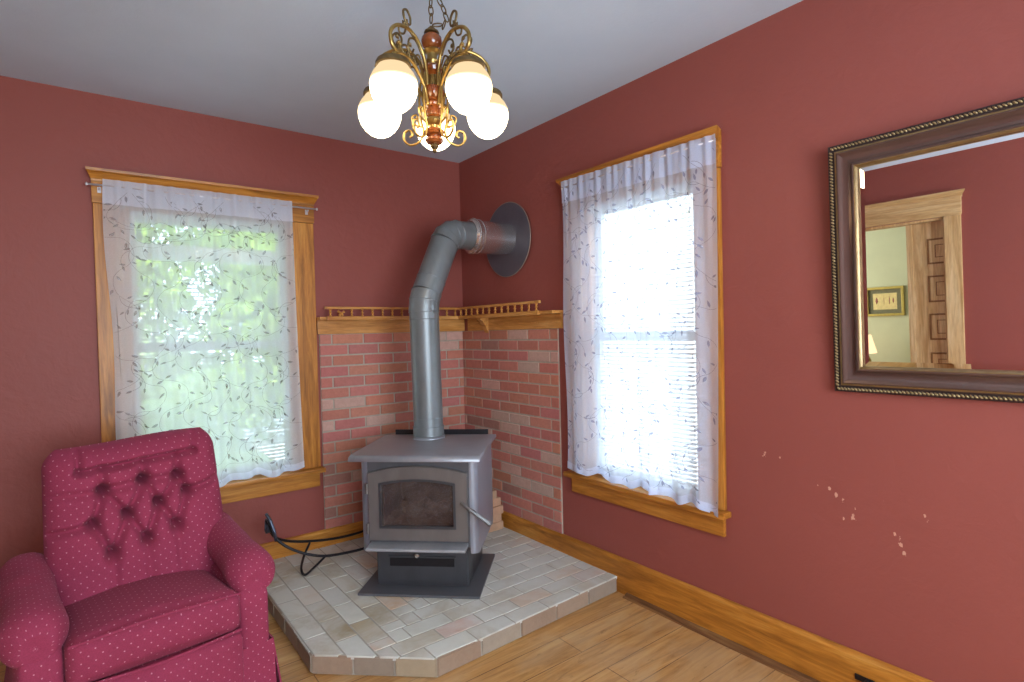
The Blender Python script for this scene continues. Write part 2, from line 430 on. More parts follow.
def wall_with_hole(name, axis, pos, thick, r0, r1, hole, mat, z1=H):
    bm = bmesh.new()
    def b(u0, u1, za, zb):
        if axis == 'y': box(bm, (u0, pos, za), (u1, pos+thick, zb))
        else: box(bm, (pos, u0, za), (pos+thick, u1, zb))
    if hole:
        b(r0, hole['a'], 0, z1); b(hole['b'], r1, 0, z1)
        if hole['z0'] > 0: b(hole['a'], hole['b'], 0, hole['z0'])
        b(hole['a'], hole['b'], hole['z1'], z1)
    else: b(r0, r1, 0, z1)
    o = obj(name, bm, mat); o['kind'] = 'structure'; return o
wall_with_hole('wall_north', 'y', 0, T, XW-T, T, W1, MAT['wall'])
wall_with_hole('wall_east', 'x', 0, T, YS-T, 0, W2, MAT['wall_scuffed'])
wall_with_hole('wall_west', 'x', XW, -T, YS-T, 0, DR, [MAT['wall']])
wall_with_hole('wall_south', 'y', YS, -T, XW, 0, SW, MAT['wall'])
bm = bmesh.new(); box(bm, (XW-T, YS-T, -.12), (T, T, 0)); o = obj('floor', bm, MAT['floor']); o['kind'] = 'structure'
bm = bmesh.new(); box(bm, (XW-T, YS-T, H), (T, T, H+.15)); o = obj('ceiling', bm, MAT['ceiling']); o['kind'] = 'structure'

# next room seen in the mirror
GX, GY0, GY1 = -5.75, -3.6, 1.0
bm = bmesh.new(); box(bm, (GX, GY0, -.12), (XW-T, GY1, 0)); o = obj('floor_next_room', bm, MAT['floor']); o['kind'] = 'structure'
bm = bmesh.new(); box(bm, (GX, GY0, H), (XW-T, GY1, H+.15)); o = obj('ceiling_next_room', bm, MAT['ceiling']); o['kind'] = 'structure'
for nm, a, b in (('wall_next_room_west', (GX-T, GY0-T, 0), (GX, GY1+T, H)), ('wall_next_room_south', (GX, GY0-T, 0), (XW-T, GY0, H)), ('wall_next_room_north', (GX, GY1, 0), (XW-T, GY1+T, H))):
    bm = bmesh.new(); box(bm, a, b); o = obj(nm, bm, MAT['green_wall']); o['kind'] = 'structure'
bm = bmesh.new()
box(bm, (XW-T-.012, GY0, 0), (XW-T, DR['a'], H)); box(bm, (XW-T-.012, DR['b'], 0), (XW-T, GY1, H)); box(bm, (XW-T-.012, DR['a'], DR['z1']), (XW-T, DR['b'], H))
o = obj('wall_next_room_east', bm, MAT['green_wall']); o['kind'] = 'structure'

# baseboards
def baseboard(name, axis, pos, d, a, b, mat, shoe_range=None):
    root = struct_root(name)
    prof = [(0, 0), (.021, 0), (.021, .165), (.014, .176), (.006, .180), (0, .180)]
    bm = bmesh.new()
    fr = (lambda p, q, s: (s, pos+d*p, q)) if axis == 'x' else (lambda p, q, s: (pos+d*p, s, q))
    extrude_profile(bm, prof, a, b, fr); obj('baseboard_board', bm, mat, root)
    if shoe_range:
        bm = bmesh.new()
        sp = [(.021, 0), (.055, 0), (.052, .006), (.045, .008), (.040, .004), (.034, .012), (.021, .018)]
        extrude_profile(bm, sp, shoe_range[0], shoe_range[1], fr); obj('shoe_moulding', bm, MAT['shoe'], root)
    return root
baseboard('baseboard_north', 'x', 0, -1, XW, 0, MAT['oak_x'], (XW, -1.515))
baseboard('baseboard_east', 'y', 0, -1, YS, -.021, MAT['oak_y'], (YS, -1.525))
baseboard('baseboard_west', 'y', XW, 1, YS, DR['a']-.11, MAT['oak_y'])
bm = bmesh.new(); box(bm, (-.026, -2.665, .088), (-.021, -2.60, .108), .002)
tube(bm, [(-.026, -2.64, .098), (-.05, -2.64, .098), (-.058, -2.64, .094)], .006, 8)
tag(obj('door_stop', bm, MAT['black'], smooth=True), 'small black metal stop screwed to the oak baseboard at the bottom right', 'door stop')

# ------------------------------------------------------------------ windows
def window(name, axis, op, outer, blind_label):
    """axis 'x': in north wall (runs along x, inside is -y). axis 'y': in east wall (runs along y, inside is -x)"""
    a, b, z0, z1 = op['a'], op['b'], op['z0'], op['z1']; oa, ob = outer
    def P(s, d, z): return (s, -d, z) if axis == 'x' else (-d, s, z)     # d = distance into the room
    def bx(bm, s0, s1, d0, d1, za, zb, bev=0): box(bm, P(s0, d0, za), P(s1, d1, zb), bev)
    root = struct_root(name)
    along, vert = MAT['oak_'+axis], MAT['oak_z']
    bm = bmesh.new(); bx(bm, oa, a+.006, 0, .022, .575, 2.055, .003); obj('side_casing', bm, vert, root)
    bm = bmesh.new(); bx(bm, b-.006, ob, 0, .022, .575, 2.055, .003); obj('side_casing', bm, vert, root)
    bm = bmesh.new(); bx(bm, oa-.004, ob+.004, 0, .026, 2.057, 2.165, .003); obj('head_casing', bm, along, root)
    bm = bmesh.new()
    prof = [(0, 2.163), (.030, 2.163), (.032, 2.172), (.046, 2.190), (.050, 2.196), (.062, 2.206), (.064, 2.219), (0, 2.219)]
    # crown with mitred returns
    for k in range(len(prof)): pass
    A = [bm.verts.new(P(oa-.004-max(0, p-.03)*.6, p, z)) for p, z in prof]; B = [bm.verts.new(P(ob+.004+max(0, p-.03)*.6, p, z)) for p, z in prof]
    bm.faces.new(A); bm.faces.new(B[::-1])
    for k in range(len(prof)): bm.faces.new((A[k], A[(k+1) % len(prof)], B[(k+1) % len(prof)], B[k]))
    obj('crown_moulding', bm, along, root)
    bm = bmesh.new(); bx(bm, oa-.02, ob+.02, -.09, .062, .545, .572, .008); obj('stool', bm, along, root)
    bm = bmesh.new(); bx(bm, oa+.005, ob-.005, 0, .02, .457, .545, .004); obj('apron', bm, along, root)
    # jamb lining
    bm = bmesh.new()
    bx(bm, a, a+.018, -.14, 0, z0, z1); bx(bm, b-.018, b, -.14, 0, z0, z1); bx(bm, a, b, -.14, 0, z1-.018, z1)
    bx(bm, a+.018, a+.035, -.045, -.015, z0, z1-.018); bx(bm, b-.035, b-.018, -.045, -.015, z0, z1-.018)
    obj('jamb', bm, vert, root)
    zm = 1.33
    for (za, zb, d0) in ((z0+.002, zm+.02, -.085), (zm-.02, z1-.018, -.118)):
        bm = bmesh.new(); s0, s1 = a+.018, b-.018; e = .045; d1 = d0+.030
        bx(bm, s0, s0+e, d0, d1, za, zb); bx(bm, s1-e, s1, d0, d1, za, zb)
        bx(bm, s0+e, s1-e, d0, d1, za, za+e*(1.3 if za < 1 else .9)); bx(bm, s0+e, s1-e, d0, d1, zb-e*.9, zb)
        sash = obj('sash', bm, MAT['white_paint'], root)
        bm = bmesh.new(); bx(bm, s0+e, s1-e, d0+.012, d0+.016, za+e*.9, zb-e*.9); obj('pane', bm, MAT['glass'], sash)
    # blind
    bl = thing('window_blind', blind_label, 'window blind', P((a+b)/2, 0, z1-.02))
    def wobj(n, bm, m, par=bl, **k): return obj(n, bm, m, par, world=True, **k)
    bm = bmesh.new(); bx(bm, a+.04, b-.04, -.045, -.012, z1-.055, z1-.02, .003); wobj('headrail', bm, MAT['blind'])
    bm = bmesh.new(); zz = z1-.075
    pitch = .021; tilt = math.radians(23)
    while zz > z0+.04:
        hw = .0125
        c, s_ = math.cos(tilt)*hw, math.sin(tilt)*hw
        q = [P(a+.045, -.028-c, zz+s_), P(b-.045, -.028-c, zz+s_), P(b-.045, -.028, zz+.002), P(a+.045, -.028, zz+.002), P(a+.045, -.028+c, zz-s_), P(b-.045, -.028+c, zz-s_)]
        v = [bm.verts.new(p) for p in q]
        bm.faces.new((v[0], v[1], v[2], v[3])); bm.faces.new((v[3], v[2], v[5], v[4]))
        zz -= pitch
    wobj('slats', bm, MAT['blind'])
    bm = bmesh.new(); bx(bm, a+.045, b-.045, -.038, -.018, z0+.012, z0+.026, .002); wobj('bottom_rail', bm, MAT['blind'])
    for fr in (.17, .5, .83):
        bm = bmesh.new(); s = a+(b-a)*fr
        tube(bm, [P(s, -.013, z1-.05), P(s, -.013, z0+.02)], .0016, 5); wobj('ladder_cord', bm, MAT['blind'])
    return root
window('window_1', 'x', W1, (-2.143, -1.069), 'white slatted blind behind the sheer curtain of the window over the recliner')
window('window_2', 'y', W2, (-2.088, -1.125), 'white slatted blind behind the sheer curtain of the bright window right of the stove')
# unseen window added behind the camera to let the fill light in
root = struct_root('added_fill_window')
bm = bmesh.new()
for s0, s1, za, zb in ((SW['a'], SW['a']+.06, SW['z0'], SW['z1']), (SW['b']-.06, SW['b'], SW['z0'], SW['z1']), (SW['a'], SW['b'], SW['z0'], SW['z0']+.06), (SW['a'], SW['b'], SW['z1']-.06, SW['z1']), ((SW['a']+SW['b'])/2-.03, (SW['a']+SW['b'])/2+.03, SW['z0'], SW['z1'])):
    box(bm, (s0, YS-.1, za), (s1, YS-.04, zb))
obj('fill_window_frame', bm, MAT['white_paint'], root)
bm = bmesh.new(); box(bm, (SW['a']+.05, YS-.075, SW['z0']+.05), (SW['b']-.05, YS-.07, SW['z1']-.05)); obj('pane', bm, MAT['glass'], root)

# ------------------------------------------------------------------ curtains
def curtain(label, rodlabel, P, top, bot, tops, seed, folds, corner_drop=0, fabric_='sheer', hem_='hem'):
    """top/bot: (s_left, s_right, z_left, z_right) ; P(s,d,z) -> world point, d = distance off the wall"""
    rnd = random.Random(seed)
    ph = [rnd.uniform(0, 6.28) for _ in range(6)]
    length = abs(top[1]-top[0])
    def pt(u, t, off=0.0):
        s0 = top[0]+(top[1]-top[0])*u; s1 = bot[0]+(bot[1]-bot[0])*u
        e = max(0, t)**1.5
        s = s0*(1-e)+s1*e
        zt = top[2]+(top[3]-top[2])*u; zb = bot[2]+(bot[3]-bot[2])*u
        zb -= corner_drop*max(0.0, (u-.86)/.14)**1.3
        zb += .010*math.sin(u*19+ph[0])+.008*math.sin(u*41+ph[1])
        z = zt+(zb-zt)*t
        gather = .0032*math.sin(u*95+ph[2])*max(0, 1-t)**2+.002*math.sin(u*150+ph[3])*(1-t)**3
        fold = .011*math.sin(u*folds+ph[4]+.9*t)*(.12+.88*t)+.006*math.sin(u*folds*2.3+ph[5]-1.2*t)*(.25+.75*t)
        sharp = 0
        for fu, fa, fww in tops:
            sharp += fa*math.exp(-((u-fu-.02*t)/fww)**2)*(.08+.92*t)
        z0 = rnd and 0
        s += .008*math.sin(t*9+ph[1])*(1 if u < .03 else 0)
        return Vector(P(s, .066+gather+fold+sharp+off, z))
    root = thing('sheer_curtain', label, 'curtain', P((top[0]+top[1])/2, .066, min(bot[2], bot[3])-.02), group=None)
    NU, NV = 190, 70
    def grid(name, t0, t1, nv, mat, off, par=root):
        bm = bmesh.new(); g = [[bm.verts.new(pt(i/NU, t0+(t1-t0)*j/nv, off)) for i in range(NU+1)] for j in range(nv+1)]
        for j in range(nv):
            for i in range(NU): bm.faces.new((g[j][i], g[j][i+1], g[j+1][i+1], g[j+1][i]))
        return obj(name, bm, mat, par, smooth=True, world=True, angle=0)
    grid('curtain_panel', 0, 1, NV, MAT[fabric_], 0)
    grid('rod_pocket', -.012, .065, 6, MAT[hem_], .004)
    grid('bottom_hem', .975, 1.0, 3, MAT[hem_], .003)
    # embroidered trailing vines and leaves
    bm = bmesh.new(); L = (top[2]-bot[2])
    def quad(pts, off=.0045):
        vs = [bm.verts.new(pt(min(max(u, 0.004), .996), min(max(t, .02), .985), off)) for u, t in pts]; bm.faces.new(vs)
    def leaf(u, t, ang, size):
        ca, sa = math.cos(ang), math.sin(ang); o = []
        for p, q in ((0, 0), (.28, .17), (.6, .16), (1, 0), (.6, -.16), (.28, -.17)):
            x, y = p*size*ca-q*size*sa, p*size*sa+q*size*ca
            o.append((u+x/length, t+y/L))
        quad(o)
    for vi in range(9):
        u0 = (vi+.5)/9; t = -.02; ang = PI/2+rnd.uniform(-.4, .4); u = u0+rnd.uniform(-.03, .03); side = 1; k = 0; bend = rnd.choice((-1, 1))
        while t < .99:
            step = .014
            if k % 16 == 0: bend = -bend
            ang += bend*.13+rnd.uniform(-.09, .09)
            ang += (PI/2-ang)*.05 + (u0-u)*1.2*(-1)
            nu, nt = u+math.cos(ang)*step/length, t+math.sin(ang)*step/L
            nx, ny = -math.sin(ang)*.0008, math.cos(ang)*.0008
            if t > .02: quad([(u+nx/length, t+ny/L), (nu+nx/length, nt+ny/L), (nu-nx/length, nt-ny/L), (u-nx/length, t-ny/L)])
            if k % 5 == 2 and t > .02:
                side = -side; leaf(u+math.cos(ang+side)*.008/length, t+math.sin(ang+side)*.008/L, ang+side*rnd.uniform(.5, 1.2), rnd.uniform(.024, .036))
            if k % 22 == 9 and t > .02:
                b = ang+side*1.0; uu, tt = u, t
                for q in range(8):
                    b -= side*.22; n2, t2 = uu+math.cos(b)*.012/length, tt+math.sin(b)*.012/L
                    if not (0.01 < n2 < .99 and t2 < .98): break
                    mx, my = -math.sin(b)*.001, math.cos(b)*.001
                    quad([(uu+mx/length, tt+my/L), (n2+mx/length, t2+my/L), (n2-mx/length, t2-my/L), (uu-mx/length, tt-my/L)]); uu, tt = n2, t2
                leaf(uu, tt, b, .03)
            u, t = nu, nt; k += 1
    obj('embroidery', bm, MAT['embroidery' if fabric_ == 'sheer' else 'embroidery_blue'], root, world=True)
    # rod
    bm = bmesh.new(); ra, rb = rodlabel[1], rodlabel[2]; zr = (top[2]+top[3])/2-.012
    r = thing('curtain_rod', rodlabel[0], 'curtain rod', P((ra+rb)/2, .066, zr))
    tube(bm, [P(ra, .066, zr), P(rb, .066, zr)], .0045, 10); obj('rod', bm, MAT['rod'], r, world=True)
    for s in (ra, rb):
        bm = bmesh.new(); lathe(bm, [(0, -.008), (.004, -.007), (.006, 0), (.004, .007), (0, .009)], 12, Matrix.Translation(P(s, .066, zr))); obj('finial', bm, MAT['rod'], r, smooth=True, world=True)
    for s in (ra+.05, rb-.05):
        bm = bmesh.new(); tube(bm, [P(s, .0265, zr-.015), P(s, .05, zr-.018), P(s, .06, zr-.008)], .003, 6); box(bm, P(s-.008, .026, zr-.03), P(s+.008, .029, zr-.002)); obj('bracket', bm, MAT['rod'], r, world=True)

curtain('white sheer vine-embroidered curtain over the leafy green window behind the recliner', ('thin white curtain rod over the window behind the recliner', -2.165, -1.06),
        lambda s, d, z: (s, -d, z), (-2.100, -1.205, 2.148, 2.146), (-2.070, -1.185, .575, .590), [(.06, .02, .03), (.93, .012, .03)], 3, 34)
curtain('white sheer vine-embroidered curtain over the glaring bright window right of the stove', ('thin curtain rod over the bright window right of the stove', -2.10, -1.155),
        lambda s, d, z: (-d, s, z), (-1.148, -2.108, 2.178, 2.164), (-1.145, -2.088, .600, .580), [(.62, .035, .012), (.9, .03, .03), (.1, .018, .03)], 11, 27, .03, 'sheer_cool_lit', 'hem_cool_lit')

# ------------------------------------------------------------------ brick veneer on the two walls
def brick_panel(label, P, length, z0, z1, seed):
    rnd = random.Random(seed)
    root = thing('brick_veneer', label, 'brick wall panel', P(length/2, 0, z0))
    bm = bmesh.new(); box(bm, P(0, .0012, z0), P(length, .009, z1)); obj('mortar_bed', bm, MAT['mortar'], root, world=True)
    bm = bmesh.new(); ch, bw, j = .0672, .205, .010; row = 0; z = z1-.003
    while z > z0+.01:
        zb = max(z-ch+j, z0+.002)
        s = -(.5 if row % 2 else 0)*bw - .06
        while s < length:
            a, b = max(s, .001), min(s+bw-j, length-.002)
            if b-a > .02:
                t = bmesh.new(); box(t, P(a, .005, zb), P(b, .0135+rnd.uniform(-.001, .001), z), .002, seg=1)
                k = rnd.random()
                if k < .14: c = srgb(196+rnd.randint(-8, 8), 158, 144)
                elif k < .19: c = srgb(164, 118, 106)
                else:
                    g = rnd.uniform(-9, 9); c = srgb(188+g, 120+g*.8+rnd.uniform(-5, 7), 104+g*.6+rnd.uniform(-4, 8))
                paint(t, t.faces, c[:3]); join(bm, t)
            s += bw
        z -= ch; row += 1
    obj('bricks', bm, MAT['brick'], root, world=True)
brick_panel('red brick panel on the wall left of the stovepipe, under the honey pine shelf', lambda s, d, z: (-.0135-s, -d, z), 1.036, .181, 1.383, 4)
brick_panel('brown-red brick panel between the stove and the bright window', lambda s, d, z: (-d, -s, z), 1.030, .181, 1.383, 8)

# ------------------------------------------------------------------ hearth
HP = [(-.0215, -.0215), (-1.500, -.0215), (-1.506, -1.151), (-1.123, -1.503), (-.0215, -1.462)]
def clip(poly, cp):
    out = poly; n = len(cp)
    for i in range(n):
        a, b = cp[i], cp[(i+1) % n]; inp, out = out, []
        if not inp: return []
        def side(p): return (b[0]-a[0])*(p[1]-a[1])-(b[1]-a[1])*(p[0]-a[0])
        for k in range(len(inp)):
            p, q = inp[k], inp[(k+1) % len(inp)]; sp, sq = side(p), side(q)
            if sp >= 0: out.append(p)
            if (sp >= 0) != (sq >= 0):
                t = sp/(sp-sq); out.append((p[0]+(q[0]-p[0])*t, p[1]+(q[1]-p[1])*t))
    return out
hearth = thing('brick_hearth', 'raised five-sided hearth platform of dusty pale bricks under the wood stove', 'hearth', (-.8, -.8, 0))
def inset(poly, d):
    c = (sum(p[0] for p in poly)/len(poly), sum(p[1] for p in poly)/len(poly)); n = len(poly); out = []
    for i in range(n):
        p0, p1, p2 = Vector(poly[i-1]), Vector(poly[i]), Vector(poly[(i+1) % n])
        n1 = Vector((-(p1-p0).y, (p1-p0).x)).normalized(); n2 = Vector((-(p2-p1).y, (p2-p1).x)).normalized()
        m = (n1+n2).normalized(); k = d/max(.3, m.dot(n1)); out.append((p1.x+m.x*k, p1.y+m.y*k))
    return out
area2 = sum(HP[i][0]*HP[(i+1) % 5][1]-HP[(i+1) % 5][0]*HP[i][1] for i in range(5))
if area2 < 0: HP = HP[::-1]
rnd = random.Random(21)
core = inset(HP, .006)
bm = bmesh.new(); prism(bm, core, 0, .0787); obj('mortar_core', bm, MAT['hearth_mortar'], hearth, world=True)
bm = bmesh.new(); w, j, bl = .100, .006, .205
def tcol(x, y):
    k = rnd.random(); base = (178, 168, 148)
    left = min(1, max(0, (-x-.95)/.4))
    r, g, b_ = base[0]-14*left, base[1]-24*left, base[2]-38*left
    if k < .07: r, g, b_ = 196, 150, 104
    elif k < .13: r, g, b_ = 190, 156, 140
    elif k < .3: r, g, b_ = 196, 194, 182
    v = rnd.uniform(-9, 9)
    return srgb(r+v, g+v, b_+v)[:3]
def hb(x0, y0, x1, y1):
    p = clip([(x0, y0), (x1, y0), (x1, y1), (x0, y1)], inset(HP, .001))
    if len(p) < 3: return
    ar = abs(sum(p[i][0]*p[(i+1) % len(p)][1]-p[(i+1) % len(p)][0]*p[i][1] for i in range(len(p))))/2
    if ar < .0006: return
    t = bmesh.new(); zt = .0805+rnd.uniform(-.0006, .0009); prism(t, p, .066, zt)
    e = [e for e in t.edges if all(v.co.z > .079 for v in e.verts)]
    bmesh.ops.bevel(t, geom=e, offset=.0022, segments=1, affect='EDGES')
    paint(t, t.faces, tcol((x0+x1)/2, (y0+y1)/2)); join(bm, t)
for k in range(16):
    # left arm of each L (runs along y), then right arm (runs along x)
    x1 = -k*w; x0 = x1-w+j; y = -(k+1)*w+j if k else -w+j
    s = rnd.choice((0, .5))*bl if False else (k % 2)*bl*.5
    yy = 0+s
    while yy > -(k+1)*w+.001:
        a = max(yy-bl+j, -(k+1)*w+j); b = min(yy, 0)
        if b-a > .015: hb(x0, a, x1, b)
        yy -= bl
    xx = 0+((k+1) % 2)*bl*.5
    while xx > -k*w+.001:
        a = max(xx-bl+j, -k*w+j); b = min(xx, 0)
        if b-a > .015: hb(a, -(k+1)*w+j, b, -k*w)
        xx -= bl
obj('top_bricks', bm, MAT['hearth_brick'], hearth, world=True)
bm = bmesh.new()
for i in range(5):
    a, b = Vector(HP[i]), Vector(HP[(i+1) % 5])
    if (a.x > -.03 and b.x > -.03) or (a.y > -.03 and b.y > -.03): continue
    d = (b-a); L = d.length; d.normalize(); nrm = Vector((d.y, -d.x)); cnt = max(1, round(L/.205)); st = L/cnt
    for q in range(cnt):
        p0 = a+d*(q*st+.003); p1 = a+d*((q+1)*st-.003)
        o2 = rnd.uniform(-.001, .002); qd = [p0+nrm*o2, p1+nrm*(o2+rnd.uniform(-.001, .001)), p1-nrm*.03, p0-nrm*.03]
        t = bmesh.new(); prism(t, [(v.x, v.y) for v in qd], .002, .0775)
        bmesh.ops.bevel(t, geom=t.edges[:], offset=.004, segments=2, affect='EDGES')
        c = rnd.choice([(158, 138, 116), (148, 132, 118), (160, 142, 116), (156, 130, 110), (162, 148, 132)]); v = rnd.uniform(-8, 8)
        paint(t, t.faces, srgb(c[0]+v, c[1]+v, c[2]+v)[:3]); join(bm, t)
obj('edge_bricks', bm, MAT['hearth_side'], hearth, world=True)

# loose bricks stacked by the right wall behind the stove
LB = ['loose tan brick at the bottom of the little stack behind the stove', 'loose tan brick second from the bottom of the stack behind the stove',
      'loose tan brick in the middle of the stack behind the stove', 'loose tan brick fourth up the stack behind the stove', 'loose tan brick on top of the little stack behind the stove']
for k, (dx, dy) in enumerate(((0, 0), (-.012, .004), (-.004, -.006), (-.016, .002), (-.05, .0))):
    bm = bmesh.new(); 
    box(bm, (-.14, -.045, 0), (.0, .045, .052), .004)
    for f in bm.faces: pass
    paint(bm, bm.faces, srgb(190+rnd.uniform(-10, 8), 150, 122)[:3])
    o = obj('loose_brick', bm, MAT['brick']); o.location = (-.050+dx, -.46+dy, .0825+k*.0525); o.rotation_euler = (0, 0, rnd.uniform(-.03, .03))
    tag(o, LB[k], 'brick', 'bricks stacked behind the stove')

# ------------------------------------------------------------------ shelves with spindle gallery
sp_bm = bmesh.new(); lathe(sp_bm, [(.006, 0), (.009, .004), (.006, .009), (.005, .014), (.0095, .022), (.005, .030), (.006, .035), (.009, .040), (.006, .044)], 10)
spindle0 = None
def shelf(label, P, length, rail0, rail1, first, brackets, loose):
    global spindle0
    root = thing('wall_shelf', label, 'shelf', P(length/2, 0, 1.384)); ax = 'x' if abs(P(1, 0, 0)[0]) > .5 else 'y'
    m = MAT['pine_'+ax]
    bm = bmesh.new(); box(bm, P(first, 0, 1.384), P(length, .02, 1.470), .002); obj('backboard', bm, m, root, world=True)
    bm = bmesh.new(); box(bm, P(first, 0, 1.470), P(length+.006, .088, 1.488), .003); obj('shelf_board', bm, m, root, world=True)
    bm = bmesh.new(); box(bm, P(rail0, .089, 1.467), P(rail1, .104, 1.490), .002); obj('bottom_rail', bm, m, root, world=True)
    bm = bmesh.new(); box(bm, P(rail0, .087, 1.534), P(rail1+.012, .106, 1.549), .003); obj('top_rail', bm, m, root, world=True)
    n = round((rail1-rail0)/.0655); 
    for k in range(n):
        s = rail0+.02+(rail1-rail0-.04)*k/(n-1)
        if loose and k >= n-2: continue
        if spindle0 is None:
            c = obj('spindle', sp_bm, MAT['spindle'], root, smooth=True); spindle0 = c
        else:
            c = spindle0.copy(); COL.objects.link(c); c.parent = root
        c.location = Vector(P(s, .0965, 1.490))-Vector(P(length/2, 0, 1.384))
    if loose:
        for s, tl in ((rail1-.022, 0), (rail1-.075, .9), (rail1-.10, -.8)):
            c = spindle0.copy(); COL.objects.link(c); c.parent = root
            c.location = Vector(P(s, .0965, 1.490 + (.004 if tl else 0)))-Vector(P(length/2, 0, 1.384)); c.rotation_euler = (0, tl, 0)
    for s in brackets:
        bm = bmesh.new()
        prof = [(0.0, 1.469), (.085, 1.469), (.085, 1.455), (.066, 1.448), (.058, 1.430), (.044, 1.418), (.036, 1.395), (.022, 1.375), (.0205, 1.365), (.0, 1.365)]
        extrude_profile(bm, [(p, q) for p, q in prof], s-.022, s+.022, lambda p, q, t: P(t, max(p, .0205), q)); obj('bracket', bm, m, root, world=True)
    return root
shelf('honey pine wall shelf with spindle gallery on the wall left of the stovepipe', lambda s, d, z: (-s, -d, z), 1.062, .105, 1.03, .0, [], True)
r = shelf('honey pine wall shelf with spindle gallery and scroll bracket beside the bright window', lambda s, d, z: (-d, -s, z), 1.068, .105, .965, .089, [.325], False)
for s in (.50, .69, .835, 1.0):
    bm = bmesh.new(); box(bm, (-.0225, -s-.03, 1.420), (-.0195, -s+.03, 1.426), .001); obj('plate_slot', bm, MAT['spindle'], r, world=True)

# ------------------------------------------------------------------ wood stove
SO = Vector((-.727, -.774, .0835)); SROT = math.atan2(-.694, .72)
stove = thing('wood_stove', 'grey freestanding wood-burning stove with arched glass door on the brick hearth', 'stove', SO, SROT)
stove.scale = (1.012, 1.012, 1.012); SK = 1.012
def sv(name, bm, m, par=stove, smooth=False, angle=35): return obj(name, bm, m, par, smooth=smooth, angle=angle)
# local: x right, y back, z up from hearth top
bm = bmesh.new(); box(bm, (-.300, -.305, 0), (.305, .215, .012), .002); sv('floor_plate', bm, MAT['stove_body'])
bm = bmesh.new()
# pedestal: four walls, with recess for the drawer
box(bm, (-.235, -.2, .012), (.235, .2, .225), .003); ped = sv('pedestal', bm, MAT['stove_dark'])
bm = bmesh.new(); box(bm, (-.228, -.209, .03), (.228, -.2, .205), .003)
pf = sv('ash_drawer', bm, MAT['stove_dark'])
bm = bmesh.new(); box(bm, (-.165, -.2115, .112), (.165, -.2085, .158), .001); sv('slot', bm, MAT['black'], pf)
bm = bmesh.new(); box(bm, (-.172, -.217, .156), (.172, -.209, .164), .002); sv('slot_lip', bm, MAT['stove_dark'], pf)
bm = bmesh.new(); lathe(bm, [(.004, 0), (.004, .012), (.012, .015), (.013, .022), (.008, .027), (0, .028)], 14, Matrix.Translation((-.02, -.209, .172)) @ Matrix.Rotation(PI/2, 4, 'X')); sv('drawer_knob', bm, MAT['chrome'], pf, True)
# body shell with hollow firebox
BZ0, BZ1, BW, BF, BB = .225, .655, .285, -.245, .225
def rounded(w, f, b_, r, n=6):
    p = [(-w, b_)]
    for k in range(n+1):
        a = PI+PI/2*k/n; p.append((-w+r+r*math.cos(a), f+r+r*math.sin(a)))
    for k in range(n+1):
        a = -PI/2+PI/2*k/n; p.append((w-r+r*math.cos(a), f+r+r*math.sin(a)))
    p.append((w, b_)); return p
# side shields with rounded front corners
for sgn in (-1, 1):
    bm = bmesh.new(); r = .035; outer = []; inner = []
    w = BW+.012
    pts = [(sgn*(w), BB)]
    for k in range(7):
        a = PI/2*k/6; pts.append((sgn*(w-r+r*math.cos(a)), BF+r-r*math.sin(a)))
    pts.append((sgn*(w-r-.006), BF))
    inn = [(x-sgn*.004 if i < 5 else x, y+(.004 if i > 3 else 0)) for i, (x, y) in enumerate(pts)]
    inn[0] = (pts[0][0]-sgn*.004, BB)
    zb = BZ0-.03
    A = [bm.verts.new((x, y, zb)) for x, y in pts]; B = [bm.verts.new((x, y, BZ1+.004)) for x, y in pts]
    C = [bm.verts.new((x, y, zb)) for x, y in inn]; D = [bm.verts.new((x, y, BZ1+.004)) for x, y in inn]
    for k in range(len(pts)-1):
        bm.faces.new((A[k], A[k+1], B[k+1], B[k])); bm.faces.new((C[k], C[k+1], D[k+1], D[k])); bm.faces.new((A[k], A[k+1], C[k+1], C[k])); bm.faces.new((B[k], B[k+1], D[k+1], D[k]))
    bm.faces.new((A[0], B[0], D[0], C[0])); bm.faces.new((A[-1], B[-1], D[-1], C[-1]))
    sv('side_shield', bm, MAT['stove_side'], smooth=True)
bm = bmesh.new()
box(bm, (-BW, BF+.012, BZ0), (-BW+.05, BB, BZ1)); box(bm, (BW-.05, BF+.012, BZ0), (BW, BB, BZ1)); box(bm, (-BW, BB-.05, BZ0), (BW, BB, BZ1))
box(bm, (-BW+.05, BF+.012, BZ0), (BW-.05, BB-.05, BZ0+.03)); box(bm, (-BW+.05, BF+.012, BZ1-.03), (BW-.05, BB-.05, BZ1))
sv('firebox', bm, MAT['stove_body'])
bm = bmesh.new()
box(bm, (-BW+.052, -.14, BZ0+.031), (-BW+.075, BB-.052, BZ1-.031)); box(bm, (BW-.075, -.14, BZ0+.031), (BW-.052, BB-.052, BZ1-.031)); box(bm, (-BW+.076, BB-.08, BZ0+.031), (BW-.076, BB-.052, BZ1-.031))
sv('firebrick_lining', bm, MAT['firebrick'])
bm = bmesh.new(); r_ = random.Random(5)
N = 18; g = [[bm.verts.new((-.2+.4*i/N, -.19+.33*j_/N, BZ0+.085+(.05*noise.noise(Vector((i*.5, j_*.5, 3)))+.03)*(1 if 0 < i < N and 0 < j_ < N else 0))) for i in range(N+1)] for j_ in range(N+1)]
for j_ in range(N):
    for i in range(N): bm.faces.new((g[j_][i], g[j_][i+1], g[j_+1][i+1], g[j_+1][i]))
sv('ash_bed', bm, MAT['ash'], smooth=True)
